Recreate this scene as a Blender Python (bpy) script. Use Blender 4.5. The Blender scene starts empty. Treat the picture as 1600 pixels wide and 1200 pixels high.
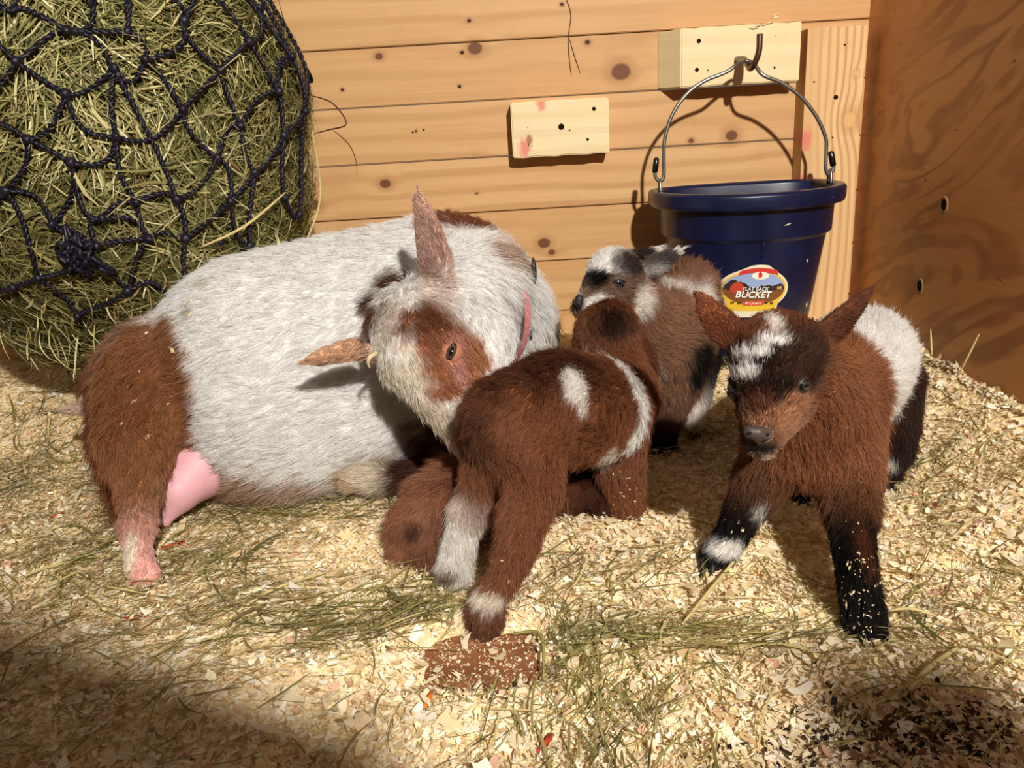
import bpy, bmesh, math, random
import numpy as np
from mathutils import Vector, Matrix

# ------------------------------------------------------------------ camera
F_PX, PITCH, ROLL, CAM_Z = 1256.0, math.radians(18.0), math.radians(3.4), 0.41
WALL_Y, WALL_X = 1.30, 0.565
sc = bpy.context.scene
col = sc.collection
_f = Vector((0, math.cos(PITCH), -math.sin(PITCH)))
_r0 = Vector((1, 0, 0)); _u0 = Vector((0, math.sin(PITCH), math.cos(PITCH)))
_r = math.cos(ROLL) * _r0 - math.sin(ROLL) * _u0
_u = math.sin(ROLL) * _r0 + math.cos(ROLL) * _u0
CAM = Vector((0, 0, CAM_Z))
cam = bpy.data.cameras.new('camera'); cam.sensor_width = 36; cam.lens = F_PX / 1600 * 36
cam.clip_start = 0.01
cam_o = bpy.data.objects.new('camera', cam); col.objects.link(cam_o)
cam_o.matrix_world = Matrix(((_r.x, _u.x, -_f.x, 0), (_r.y, _u.y, -_f.y, 0), (_r.z, _u.z, -_f.z, CAM_Z), (0, 0, 0, 1)))
sc.camera = cam_o

def at(px, py, y):
    """pixel of the photograph -> the world point on that sight line at distance y into the stall"""
    d = _r * (px - 800) - _u * (py - 600) + _f * F_PX
    return CAM + d * (y / d.y)
def rad(rpx, p):
    return rpx * (p - CAM).dot(_f) / F_PX

# ------------------------------------------------------------------ light
w = bpy.data.worlds.new('world'); sc.world = w; w.use_nodes = True
w.node_tree.nodes['Background'].inputs[0].default_value = (1.0, 0.86, 0.72, 1)
w.node_tree.nodes['Background'].inputs[1].default_value = 0.17
def lamp(name, kind, loc, energy, color, size):
    l = bpy.data.lights.new(name, kind); l.energy = energy; l.color = color
    l.shadow_soft_size = size
    o = bpy.data.objects.new(name, l); col.objects.link(o); o.location = loc
    return o
lamp('stall_bulb', 'POINT', (0.46, -1.10, 1.42), 326, (1.0, 0.945, 0.86), 0.035)
sc.view_settings.view_transform = 'Standard'; sc.view_settings.look = 'None'
sc.view_settings.exposure = 0.0; sc.view_settings.gamma = 1.0
sc.view_settings.use_curve_mapping = False

rng = np.random.default_rng(7)
random.seed(7)

# ------------------------------------------------------------------ helpers
def tag(o, label=None, cat=None, group=None, kind=None):
    if label: o['label'] = label
    if cat: o['category'] = cat
    if group: o['group'] = group
    if kind: o['kind'] = kind
    return o
def empty(name, loc=(0, 0, 0)):
    o = bpy.data.objects.new(name, None); col.objects.link(o); o.location = loc
    o.empty_display_size = 0.02
    return o
def link(name, me, mat=None, parent=None, smooth=True):
    o = bpy.data.objects.new(name, me); col.objects.link(o)
    if mat is not None and not me.materials: me.materials.append(mat)
    if parent is not None:
        o.parent = parent
        o.matrix_parent_inverse = Matrix.Translation(parent.location).inverted() if parent.parent is None else Matrix()
    if smooth and len(me.polygons):
        me.polygons.foreach_set('use_smooth', np.ones(len(me.polygons), bool))
    return o
def pyd(name, v, f, mat=None, parent=None, smooth=True):
    me = bpy.data.meshes.new(name)
    me.from_pydata([tuple(map(float, p)) for p in v], [], [tuple(map(int, q)) for q in f]); me.update()
    return link(name, me, mat, parent, smooth)
def np_mesh(name, v, quads):
    me = bpy.data.meshes.new(name)
    v = np.asarray(v, np.float32); quads = np.asarray(quads, np.int32); k = quads.shape[1]
    me.vertices.add(len(v)); me.vertices.foreach_set('co', v.ravel())
    me.loops.add(quads.size); me.loops.foreach_set('vertex_index', quads.ravel())
    me.polygons.add(len(quads))
    me.polygons.foreach_set('loop_start', np.arange(0, quads.size, k, dtype=np.int32))
    me.update(calc_edges=True); me.validate()
    return me
def bm_obj(name, bm, mat=None, parent=None, smooth=False):
    me = bpy.data.meshes.new(name); bm.normal_update(); bm.to_mesh(me); bm.free()
    return link(name, me, mat, parent, smooth)
def box_bm(x0, x1, y0, y1, z0, z1, bev=0.0, seg=1):
    bm = bmesh.new()
    bmesh.ops.create_cube(bm, size=1)
    for v in bm.verts:
        v.co = Vector(((x0 + x1) / 2 + v.co.x * (x1 - x0), (y0 + y1) / 2 + v.co.y * (y1 - y0), (z0 + z1) / 2 + v.co.z * (z1 - z0)))
    if bev: bmesh.ops.bevel(bm, geom=bm.edges[:], offset=bev, segments=seg, affect='EDGES', profile=0.6)
    return bm
def tube(name, pts, r, mat, parent=None, sides=8, caps=True):
    """tube through pts; r is one radius or one per point"""
    P = [Vector(p) for p in pts]; n = len(P)
    R = [r] * n if not hasattr(r, '__len__') else list(r)
    v, f = [], []
    up = None
    for i in range(n):
        t = (P[min(i + 1, n - 1)] - P[max(i - 1, 0)]).normalized()
        if up is None:
            up = t.orthogonal().normalized()
        up = (up - t * up.dot(t)).normalized(); b = t.cross(up)
        for s in range(sides):
            a = 2 * math.pi * s / sides
            v.append(P[i] + (up * math.cos(a) + b * math.sin(a)) * R[i])
    for i in range(n - 1):
        for s in range(sides):
            s2 = (s + 1) % sides
            f.append((i * sides + s, i * sides + s2, (i + 1) * sides + s2, (i + 1) * sides + s))
    if caps:
        f.append(tuple(reversed(range(sides)))); f.append(tuple(range((n - 1) * sides, n * sides)))
    return pyd(name, v, f, mat, parent)
def spline(pts, m=6):
    """Catmull-Rom through pts"""
    P = [Vector(p) for p in pts]; out = []
    for i in range(len(P) - 1):
        p0 = P[max(i - 1, 0)]; p1 = P[i]; p2 = P[i + 1]; p3 = P[min(i + 2, len(P) - 1)]
        for j in range(m):
            t = j / m
            out.append(0.5 * ((2 * p1) + (p2 - p0) * t + (2 * p0 - 5 * p1 + 4 * p2 - p3) * t * t + (3 * p1 - p0 - 3 * p2 + p3) * t ** 3))
    out.append(P[-1]); return out
def srgb(r, g, b):
    f = lambda c: (c / 255 / 12.92) if c <= 10 else ((c / 255 + 0.055) / 1.055) ** 2.4
    return (f(r), f(g), f(b), 1.0)

# node shorthand -----------------------------------------------------------
class NT:
    def __init__(s, name, rough=0.7, spec=0.3):
        s.m = bpy.data.materials.new(name); s.m.use_nodes = True; s.t = s.m.node_tree
        s.b = s.t.nodes['Principled BSDF']; s.b.inputs['Roughness'].default_value = rough
        s.b.inputs['Specular IOR Level'].default_value = spec
    def n(s, kind, **kw):
        nd = s.t.nodes.new(kind)
        for k, v in kw.items():
            if k.startswith('i_'): s.set(nd.inputs[k[2:].replace('_', ' ')], v)
            elif k.startswith('n_'): s.set(nd.inputs[int(k[2:])], v)
            else: setattr(nd, k, v)
        return nd
    def set(s, sock, v):
        if isinstance(v, bpy.types.NodeSocket): s.t.links.new(v, sock)
        else: sock.default_value = v
    def math(s, op, a, b=0.0, c=None, clamp=False):
        nd = s.n('ShaderNodeMath', operation=op, use_clamp=clamp, n_0=a, n_1=b)
        if c is not None: s.set(nd.inputs[2], c)
        return nd.outputs[0]
    def vec(s, op, a, b=(0, 0, 0)):
        nd = s.n('ShaderNodeVectorMath', operation=op, n_0=a, n_1=b)
        return nd.outputs['Value'] if op in ('LENGTH', 'DISTANCE', 'DOT_PRODUCT') else nd.outputs[0]
    def mix(s, fac, a, b):
        nd = s.n('ShaderNodeMix', data_type='RGBA')
        s.set(nd.inputs[0], fac); s.set(nd.inputs[6], a); s.set(nd.inputs[7], b)
        return nd.outputs[2]
    def ramp(s, fac, stops):
        nd = s.n('ShaderNodeValToRGB'); s.set(nd.inputs[0], fac); e = nd.color_ramp.elements
        while len(e) < len(stops): e.new(0.5)
        for el, (p, c) in zip(e, stops): el.position = p; el.color = c
        return nd.outputs[0]
    def noise(s, vec, scale, detail=3, rough=0.55, dist=0.0):
        nd = s.n('ShaderNodeTexNoise', i_Vector=vec, i_Scale=scale, i_Detail=detail, i_Roughness=rough, i_Distortion=dist)
        return nd.outputs[0]
    def mr(s, v, a, b, c=0.0, d=1.0, smooth=False):
        nd = s.n('ShaderNodeMapRange', interpolation_type='SMOOTHSTEP' if smooth else 'LINEAR', n_0=v, n_1=a, n_2=b, n_3=c, n_4=d)
        return nd.outputs[0]
    def bump(s, h, strength=0.3, dist=0.002):
        nd = s.n('ShaderNodeBump', i_Strength=strength, i_Distance=dist, i_Height=h)
        s.t.links.new(nd.outputs[0], s.b.inputs['Normal'])
    def out(s, color): s.set(s.b.inputs['Base Color'], color); return s.m

def plain(name, c, rough=0.6, spec=0.4, metal=0.0, noise=0.0, nscale=60):
    t = NT(name, rough, spec); t.b.inputs['Metallic'].default_value = metal
    if noise:
        co = t.n('ShaderNodeTexCoord').outputs['Object']
        k = t.mr(t.noise(co, nscale, 4), 0.3, 0.7, 1 - noise, 1 + noise)
        mm = t.n('ShaderNodeMix', data_type='RGBA', blend_type='MULTIPLY')
        mm.inputs[0].default_value = 1; mm.inputs[6].default_value = c; t.set(mm.inputs[7], k)
        return t.out(mm.outputs[2])
    return t.out(c)

def wood(name, light, mid, dark, axis='X', knots=(), scale=1.0, rough=0.55, knot_c=(0.09, 0.035, 0.012, 1), spots=(), rings=95.0, contrast=1.0, wave=0.05):
    """sawn wood: streaky grain along one axis, contour lines that swell round knots given as (x, y, z, radius)"""
    t = NT(name, rough, 0.25)
    pos = t.n('ShaderNodeNewGeometry').outputs['Position']
    rnd = t.n('ShaderNodeObjectInfo').outputs['Random']
    off = t.vec('ADD', pos, t.n('ShaderNodeCombineXYZ', n_0=t.math('MULTIPLY', rnd, 7.3), n_1=t.math('MULTIPLY', rnd, 3.1), n_2=t.math('MULTIPLY', rnd, 5.7)).outputs[0])
    st = {'X': (1.2, 14, 14), 'Z': (14, 14, 1.2), 'Y': (14, 1.2, 14)}[axis]
    stretched = t.vec('MULTIPLY', off, st)
    n1 = t.noise(stretched, 1.0 * scale, 4, 0.6)
    sx = t.n('ShaderNodeSeparateXYZ', n_0=off).outputs
    across = sx[2] if axis in 'XY' else sx[0]
    swell = 0.0; kmask = None; halo = None
    for (kx, ky, kz, kr) in knots:
        d = t.vec('LENGTH', t.vec('MULTIPLY', t.vec('SUBTRACT', pos, (kx, ky, kz)), (0.8, 0.2, 1.0) if axis == 'X' else (1.0, 0.2, 0.8)))
        d = t.math('ADD', d, t.math('MULTIPLY', t.math('SUBTRACT', n1, 0.5), kr * 0.5))
        e = t.math('POWER', 2.718, t.math('MULTIPLY', t.math('MULTIPLY', d, d), -1.0 / (kr * 3.2) ** 2))
        e = t.math('MULTIPLY', e, kr * 1.5)
        swell = t.math('ADD', swell, e)
        mk = t.mr(d, kr * 1.08, kr * 0.7, 0, 1, True)
        hl = t.mr(d, kr * 2.4, kr * 0.9, 0, 1, True)
        kmask = mk if kmask is None else t.math('MAXIMUM', kmask, mk)
        halo = hl if halo is None else t.math('MAXIMUM', halo, hl)
    c = t.math('ADD', across, swell)
    c = t.math('ADD', c, t.math('MULTIPLY', t.noise(t.vec('MULTIPLY', off, {'X': (1.2, 5, 5), 'Z': (5, 5, 1.2), 'Y': (5, 1.2, 5)}[axis]), 1.4, 2), wave))
    ring = t.math('SINE', t.math('MULTIPLY', c, rings * 6.283 / 2))
    ring = t.mr(ring, -0.2, 1.0, 0, 1, True)
    fine = t.noise(t.vec('MULTIPLY', off, {'X': (6, 260, 260), 'Z': (260, 260, 6), 'Y': (260, 6, 260)}[axis]), 1.0, 2)
    g = t.math('ADD', t.math('MULTIPLY', n1, 0.75), t.math('MULTIPLY', fine, 0.25))
    base = t.ramp(g, [(0.34, mid), (0.62, light)])
    base = t.mix(t.math('MULTIPLY', ring, t.mr(n1, 0.38, 0.62, 0.08 * contrast, 0.55 * contrast)), base, dark)
    base = t.mix(t.mr(rnd, 0, 1, 0.0, 0.22), base, mid)
    stain = t.mr(t.noise(off, 9, 4, 0.6), 0.56, 0.72, 0, 0.22)
    base = t.mix(stain, base, dark)
    if kmask is not None:
        base = t.mix(t.math('MULTIPLY', halo, 0.5), base, dark)
        base = t.mix(t.math('MULTIPLY', kmask, 0.88), base, knot_c)
    for (kx, ky, kz, kr, sc_) in spots:
        d = t.vec('LENGTH', t.vec('MULTIPLY', t.vec('SUBTRACT', pos, (kx, ky, kz)), (1.0, 0.2, 0.55)))
        d = t.math('ADD', d, t.math('MULTIPLY', t.math('SUBTRACT', t.noise(pos, 160, 3), 0.5), kr * 1.2))
        base = t.mix(t.mr(d, kr, kr * 0.3, 0, 0.8, True), base, sc_)
    t.bump(t.math('ADD', t.math('MULTIPLY', fine, 0.6), t.math('MULTIPLY', ring, 0.4)), 0.25, 0.0006)
    return t.out(base)

# ------------------------------------------------------------------ bedding height field
def bed(x, y):
    x = np.asarray(x, float); y = np.asarray(y, float)
    sm = lambda v: np.clip(v, 0, 1) ** 2 * (3 - 2 * np.clip(v, 0, 1))
    h = 0.078 * np.maximum(sm((x - 0.40) / 0.17), sm((y - 1.02) / 0.24))
    h = h + 0.0045 * np.sin(17 * x + 3) * np.cos(13 * y + 1) + 0.003 * np.sin(41 * x + 9 * y) + 0.002 * np.cos(57 * y - 23 * x + 2) + 0.0015 * np.sin(93 * x + 71 * y)
    # scraped bare patch down to the boards
    c = PATCH
    u = (x - c[0]) / 0.047; v = (y - c[1]) / 0.040
    wob = 0.22 * np.sin(6 * np.arctan2(v, u) + 1) + 0.12 * np.sin(11 * np.arctan2(v, u))
    d = np.maximum(np.abs(u), np.abs(v)) * 0.6 + np.hypot(u, v) * 0.4 + wob * 0.5
    m = 1 - sm((d - 0.8) / 0.75)
    return h * (1 - m) + m * (-0.0138)
_p = at(752, 1035, 0.5); _t = (CAM_Z + 0.012) / (CAM_Z - _p.z)
PATCH = (_p.x * _t, _p.y * _t)
# ================================================================== SETTING
def wall_pt(px, py, y=WALL_Y):
    p = at(px, py, y); return (p.x, p.y, p.z)
knots = [wall_pt(*p) + (r,) for p, r in (((742, 75), .0095), ((970, 112), .0125), ((602, 287), .0075), ((490, 320), .009),
         ((850, 380), .0085), ((862, 394), .005), ((592, 88), .005), ((1143, 212), .0085), ((1080, 220), .004), ((918, 66), .004), ((722, 82), .003),
         ((733, 32), .003), ((878, 7), .003), ((535, 140), .0025), ((718, 135), .0025), ((745, 302), .002), ((650, 205), .002), ((700, 330), .004))]
M_plank = wood('pine_planks', srgb(210, 169, 119), srgb(193, 148, 98), srgb(160, 112, 68), 'X', knots, rings=60, knot_c=srgb(94, 48, 27), contrast=0.9)
wall_back = empty('wall_back', (0, WALL_Y, 0)); tag(wall_back, kind='structure')
JOINT = [0.1098 + 0.0835 * k for k in range(-3, 9)]
def plank(z0, z1, x0, x1, i):
    bm = bmesh.new(); g = 0.0007; ch = 0.0016; y = WALL_Y; n = 6
    prof = [(y + .018, z0 + g), (y + ch, z0 + g), (y, z0 + g + ch * .9), (y, z1 - g - ch * .6), (y + ch, z1 - g), (y + .018, z1 - g)]
    rows = [[bm.verts.new((x0 + (x1 - x0) * k / n, a + 0.0007 * math.sin(3 * k + i * 2), b)) for a, b in prof] for k in range(n + 1)]
    for k in range(n):
        for j in range(len(prof)):
            j2 = (j + 1) % len(prof)
            bm.faces.new((rows[k][j], rows[k + 1][j], rows[k + 1][j2], rows[k][j2]))
    bm.faces.new(rows[0]); bm.faces.new(list(reversed(rows[-1])))
    bmesh.ops.recalc_face_normals(bm, faces=bm.faces[:])
    return bm_obj('plank', bm, M_plank, wall_back)
for i in range(len(JOINT) - 1):
    plank(JOINT[i], JOINT[i + 1], -1.30, WALL_X, i)
# small nail heads in the planks
M_nail = plain('nail_steel', srgb(60, 45, 38), 0.5, 0.4, 0.6)
def disc(name, c, r, depth, mat, parent, axis='Y', n=12, squash=1.0):
    v = [c]; f = []
    for k in range(n):
        a = 2 * math.pi * k / n
        d = (r * math.cos(a) * squash, 0, r * math.sin(a)) if axis == 'Y' else (0, r * math.cos(a) * squash, r * math.sin(a))
        o = (0, depth, 0) if axis == 'Y' else (depth, 0, 0)
        v.append([c[j] + d[j] * .75 for j in range(3)]); v.append([c[j] + d[j] - o[j] * 0 + o[j] for j in range(3)])
    for k in range(n):
        k2 = (k + 1) % n
        f.append((0, 1 + 2 * k, 1 + 2 * k2)); f.append((1 + 2 * k, 2 + 2 * k, 2 + 2 * k2, 1 + 2 * k2))
    return pyd(name, v, f, mat, parent)
for (px, py) in ((733, 33), (878, 6), (722, 82), (918, 66), (718, 135), (535, 141), (645, 207), (662, 203)):
    p = wall_pt(px, py); disc('nail_head', (p[0], WALL_Y - .0006, p[2]), .0022, .0012, M_nail, wall_back)

# right wall: one plywood sheet
def plywood():
    t = NT('plywood', 0.42, 0.35)
    pos = t.n('ShaderNodeNewGeometry').outputs['Position']
    q = t.vec('MULTIPLY', t.n('ShaderNodeVectorRotate', rotation_type='X_AXIS', i_Vector=pos, i_Angle=.45).outputs[0], (1, 1.8, 5.0))
    n = t.noise(q, 1.5, 3, 0.5, 0.9)
    s = t.math('SINE', t.math('MULTIPLY', n, 46))
    cath = t.mr(s, -0.2, 1.1, 0, 1, True)
    fine = t.noise(t.vec('MULTIPLY', pos, (40, 16, 260)), 1, 3)
    base = t.ramp(t.math('ADD', t.math('MULTIPLY', n, .7), t.math('MULTIPLY', fine, .3)), [(0.32, srgb(186, 126, 72)), (0.66, srgb(208, 150, 92))])
    base = t.mix(t.math('MULTIPLY', cath, t.mr(t.noise(pos, 3.3, 3), .36, .62, .1, .85)), base, srgb(146, 90, 48))
    blot = t.mr(t.noise(t.vec('MULTIPLY', pos, (1, 1, 1.7)), 26, 4, .6), .66, .74, 0, .75)
    base = t.mix(blot, base, srgb(92, 40, 18))
    pale = t.mr(t.noise(t.vec('MULTIPLY', pos, (1, 2, 1)), 17, 3, .5), .70, .78, 0, .35)
    base = t.mix(pale, base, srgb(205, 160, 110))
    t.bump(fine, 0.2, .0006)
    return t.out(base)
M_ply = plywood()
wall_right = bm_obj('wall_right', box_bm(WALL_X, WALL_X + .019, -0.6, WALL_Y + .02, -0.06, 0.9), M_ply); tag(wall_right, kind='structure')
wall_right.location = (0, 0, 0)
# two countersunk holes with pale rims
M_rim = plain('hole_rim', srgb(150, 118, 78), .7, .2); M_hole = plain('hole_dark', srgb(38, 26, 16), .9, .1)
for (px, py) in ((1475, 320), (1437, 447)):
    d = at(px, py, 1.0) - CAM; p = CAM + d * (WALL_X / d.x)
    bm = bmesh.new(); n = 18; rr = [(.0105, .0), (.0098, -.0014), (.0075, -.0010), (.006, .0)]
    rows = [[bm.verts.new((WALL_X + o, p.y + r * math.cos(2 * math.pi * k / n), p.z + r * 1.1 * math.sin(2 * math.pi * k / n))) for k in range(n)] for r, o in rr]
    for a, b in zip(rows, rows[1:]):
        for k in range(n): bm.faces.new((a[k], a[(k + 1) % n], b[(k + 1) % n], b[k]))
    h = bm_obj('screw_hole', bm, M_rim, wall_right, True)
    v = [(WALL_X - .0003, p.y, p.z)] + [(WALL_X - .0006, p.y + .0082 * math.cos(2 * math.pi * k / n), p.z + .009 * math.sin(2 * math.pi * k / n)) for k in range(n)]
    pyd('hole_bottom', v, [(0, 1 + k, 1 + (k + 1) % n) for k in range(n)], M_hole, h)

# unseen, added to shade the nearest bedding: boards, a slanting brace and a post
shade_blocker = empty('shade_blocker', (0, -.3, 0)); tag(shade_blocker, kind='structure')
for (z0, z1) in ((-.012, .15), (.17, .33), (.35, .51), (.53, .672)):
    bm_obj('blocker_board', box_bm(-1.2, WALL_X, -.325, -.30, z0, z1, .003), M_plank, shade_blocker)
v = [(-.60, y_, 1.10) for y_ in (-.30, -.275)] + [(.172, y_, .672) for y_ in (-.30, -.275)] + [(-.60, y_, .62) for y_ in (-.30, -.275)] + [(.04, y_, .62) for y_ in (-.30, -.275)]
pyd('blocker_brace', v, [(0, 1, 3, 2), (4, 6, 7, 5), (0, 2, 6, 4), (1, 5, 7, 3), (2, 3, 7, 6), (0, 4, 5, 1)], M_plank, shade_blocker, False)
bm_obj('blocker_post', box_bm(.325, .40, -.345, -.275, -.012, .705, .004), M_plank, shade_blocker)

# floor boards under the bedding
M_floor = wood('floor_boards', srgb(152, 100, 64), srgb(122, 76, 46), srgb(74, 40, 24), 'X', rings=240, rough=.6, contrast=1.3)
floor = empty('floor', (0, 0.4, -0.0125)); tag(floor, kind='structure')
for k in range(15):
    y0 = -0.46 + k * 0.142 - 0.09
    if y0 > WALL_Y: break
    bm = box_bm(-1.35, WALL_X, y0 + .0008, min(y0 + .1412, WALL_Y + .02), -0.04, -0.0125, .0015)
    bm_obj('floor_board', bm, M_floor, floor)

# bedding: a soft base surface, then flakes and hay on it
def bed_mat():
    t = NT('bedding_base', 0.9, 0.1)
    pos = t.n('ShaderNodeNewGeometry').outputs['Position']
    vn = t.n('ShaderNodeTexVoronoi', i_Vector=pos, i_Scale=210.0)
    base = t.ramp(vn.outputs['Color'], [(0.1, srgb(196, 164, 116)), (0.5, srgb(232, 208, 162)), (0.9, srgb(246, 228, 190))])
    t.bump(vn.outputs['Distance'], .6, .003)
    return t.out(base)
gx = np.linspace(-1.3, WALL_X, 300); gy = np.linspace(0.12, WALL_Y, 220)
X, Y = np.meshgrid(gx, gy, indexing='ij'); Zb = bed(X, Y) - 0.002
V = np.stack([X, Y, Zb], -1).reshape(-1, 3)
ii = np.arange(len(gx) * len(gy)).reshape(len(gx), len(gy))
Q = np.stack([ii[:-1, :-1], ii[1:, :-1], ii[1:, 1:], ii[:-1, 1:]], -1).reshape(-1, 4)
bedding = link('wood_shavings_bedding', np_mesh('wood_shavings_bedding', V, Q), bed_mat())
tag(bedding, 'deep pale bed of wood shavings covering the stall floor', 'bedding', kind='stuff')

def attr_mat(name, rough=.8, spec=.15, trans=0.0, translucent=False):
    t = NT(name, rough, spec)
    a = t.n('ShaderNodeAttribute', attribute_name='Col').outputs['Color']
    if trans:
        tl = t.n('ShaderNodeBsdfTranslucent'); t.set(tl.inputs[0], a)
        mx = t.n('ShaderNodeMixShader'); mx.inputs[0].default_value = trans
        out = [n for n in t.t.nodes if n.type == 'OUTPUT_MATERIAL'][0]
        t.t.links.new(t.b.outputs[0], mx.inputs[1]); t.t.links.new(tl.outputs[0], mx.inputs[2]); t.t.links.new(mx.outputs[0], out.inputs[0])
    return t.out(a)
def set_vcol(me, c):
    a = me.color_attributes.new('Col', 'FLOAT_COLOR', 'POINT')
    c = np.asarray(c, np.float32)
    if c.shape[1] == 3: c = np.concatenate([c, np.ones((len(c), 1), np.float32)], 1)
    a.data.foreach_set('color', c.ravel())
def palette(cols, n, p=None, jit=.08):
    pal = np.array([srgb(*c)[:3] for c in cols]); c = pal[rng.choice(len(cols), n, p=p)]
    return c * (1 + rng.normal(0, jit, (n, 1)))
def normals(x, y):
    e = .004
    n = np.stack([-(bed(x + e, y) - bed(x - e, y)) / (2 * e), -(bed(x, y + e) - bed(x, y - e)) / (2 * e), np.ones_like(x)], -1)
    return n / np.linalg.norm(n, axis=1, keepdims=True)

def flakes(n, sizes, xy=None, lift=.004, tilt=.45, cols=None, p=None):
    """thin curled shavings: 3x3 patches, bent along their length"""
    if xy is None:
        # denser near the camera, where they show largest
        y = 0.30 + 0.98 * rng.random(n) ** 1.35; x = rng.uniform(-1, 1, n) * np.minimum(0.22 + .72 * y, 1.0)
        x = np.clip(x, -1.0, WALL_X - .006)
    else: x, y = xy
    n = len(x)
    bare = bed(x, y) < -0.009
    keep = ~bare | (rng.random(n) < (.42 if sizes < .004 else .07))
    x, y = x[keep], y[keep]; n = len(x)
    z = np.maximum(bed(x, y), -.012) + rng.random(n) ** 2 * lift
    N = normals(x, y) + rng.normal(0, tilt, (n, 3)); N[:, 2] = np.abs(N[:, 2]); N /= np.linalg.norm(N, axis=1, keepdims=True)
    a = rng.uniform(0, 6.283, n); T = np.stack([np.cos(a), np.sin(a), np.zeros(n)], -1)
    T -= N * (T * N).sum(1, keepdims=True); T /= np.linalg.norm(T, axis=1, keepdims=True); B = np.cross(N, T)
    L = np.minimum(rng.lognormal(math.log(sizes), .42, n), sizes * 1.9)[:, None]; W = L * rng.uniform(.22, .85, n)[:, None]
    curl = rng.normal(0, .55, n)[:, None]
    C = np.stack([x, y, z], -1); vs = []
    jit = lambda: rng.normal(0, .14, (n, 1))
    for i in (-1, 0, 1):
        for j in (-1, 0, 1):
            s = (.5 * i + (jit() if i else 0)) ; wv = .5 * j * (1 - .35 * abs(i)) + (jit() * .8 if j else 0)
            vs.append(C + T * L * s + B * W * wv + N * (L * curl * (s * s - .08)))
    V = np.stack(vs, 1).reshape(-1, 3)
    V[:, 0] = np.minimum(V[:, 0], WALL_X - .0015); V[:, 1] = np.minimum(V[:, 1], WALL_Y - .0015)
    b = (np.arange(n) * 9)[:, None, None]
    q = np.array([[0, 3, 4, 1], [1, 4, 5, 2], [3, 6, 7, 4], [4, 7, 8, 5]])[None]
    Q = (b + q).reshape(-1, 4)
    me = np_mesh('wood_shavings', V, Q)
    c = palette(cols, n, p)
    set_vcol(me, np.repeat(c, 9, 0))
    return me
FL = [(250, 238, 208), (244, 228, 192), (254, 248, 230), (232, 212, 170), (240, 214, 176), (228, 184, 160), (202, 172, 126), (248, 230, 178)]
FP = [.26, .24, .17, .12, .085, .03, .06, .035]
M_flake = attr_mat('shaving_flakes', .75, .2, .3)
o = link('wood_shavings', flakes(56000, .0054, lift=.005, tilt=.42, cols=FL, p=FP), M_flake, bedding); tag(o, kind='stuff')
o = link('large_wood_shavings', flakes(5500, .0095, lift=.006, tilt=.32, cols=FL, p=FP), M_flake, bedding); tag(o, kind='stuff')
o = link('sawdust', flakes(46000, .0028, lift=.006, tilt=.5, cols=FL, p=FP), M_flake, bedding); tag(o, kind='stuff')

streak = rng.choice([-.034, -.014, .004, .022, .040], 2400); sy_ = rng.uniform(-.05, .05, 2400)
o = link('patch_sawdust', flakes(0, .0017, xy=(PATCH[0] + streak + sy_ * .25 + rng.normal(0, .006, 2400), PATCH[1] + sy_), lift=.002, tilt=.5, cols=FL, p=FP), M_flake, bedding); tag(o, kind='stuff')
# hay blades: bent ribbons with a fold
def blades(C, D, N, L, W, bend, seg=4, col_=None):
    """C start (n,3), D direction, N outward normal, L length, W width"""
    n = len(C); S = np.cross(D, N); S /= np.linalg.norm(S, axis=1, keepdims=True) + 1e-9
    U = np.cross(S, D)
    b1 = rng.normal(0, 1, (n, 1)) * bend; b2 = rng.normal(0, 1, (n, 1)) * bend * .5
    vs = []
    for k in range(seg + 1):
        t = k / seg - .5; wv = W * (1.0 - .75 * abs(t * 2) ** 3)
        c = C + D * (L * t) + S * (L * b1 * (t * t - .1)) + U * (L * b2 * (t * t - .12))
        vs += [c - S * wv[:, None] * .5 if wv.ndim == 1 else c - S * wv * .5, c + (S * wv * .5) + U * wv * .25]
    V = np.stack(vs, 1).reshape(-1, 3); m = 2 * (seg + 1)
    b = (np.arange(n) * m)[:, None, None]
    q = np.array([[2 * k, 2 * k + 1, 2 * k + 3, 2 * k + 2] for k in range(seg)])[None]
    me = np_mesh('hay', V, (b + q).reshape(-1, 4))
    set_vcol(me, np.repeat(col_, m, 0)); return me
HAY = [(142, 136, 80), (166, 156, 100), (118, 116, 68), (196, 182, 126), (156, 134, 86), (90, 90, 54), (214, 202, 150), (124, 104, 66)]
HP = [.22, .2, .16, .12, .1, .1, .05, .05]
M_hay = attr_mat('hay_blades', .6, .25, .15)
def ground_hay(n, cx, cy, sx, sy, ang, spread, L0, seed_lift=.010, w0=.0016, p=None):
    x = rng.normal(cx, sx, n); y = rng.normal(cy, sy, n)
    k = (x < WALL_X - .03) & (y > .2) & (y < WALL_Y - .03) & (bed(x, y) > -.006); x, y = x[k], y[k]; n = len(x)
    z = bed(x, y) + .0015 + rng.random(n) ** 1.5 * seed_lift
    a = ang + rng.normal(0, spread, n); D = np.stack([np.cos(a), np.sin(a), rng.normal(0, .09, n)], -1)
    Nn = normals(x, y); D -= Nn * (D * Nn).sum(1, keepdims=True) * .9; D /= np.linalg.norm(D, axis=1, keepdims=True)
    L = (rng.lognormal(math.log(L0), .4, n))[:, None]; W = (w0 * rng.lognormal(0, .35, n))[:, None]
    return (np.stack([x, y, z], -1), D, Nn + rng.normal(0, .25, (n, 3)), L, W)
def gp(px, py):
    """ground point under a pixel"""
    d = at(px, py, 1.0) - CAM; z = 0.0
    for _ in range(6):
        p = CAM + d * ((z - CAM_Z) / d.z); z = float(bed(p.x, min(p.y, 1.29)))
    return p
G = []
G.append(ground_hay(460, -.05, .62, .42, .22, 0.2, 1.2, .045, .008, .0013))            # scattered everywhere
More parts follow.
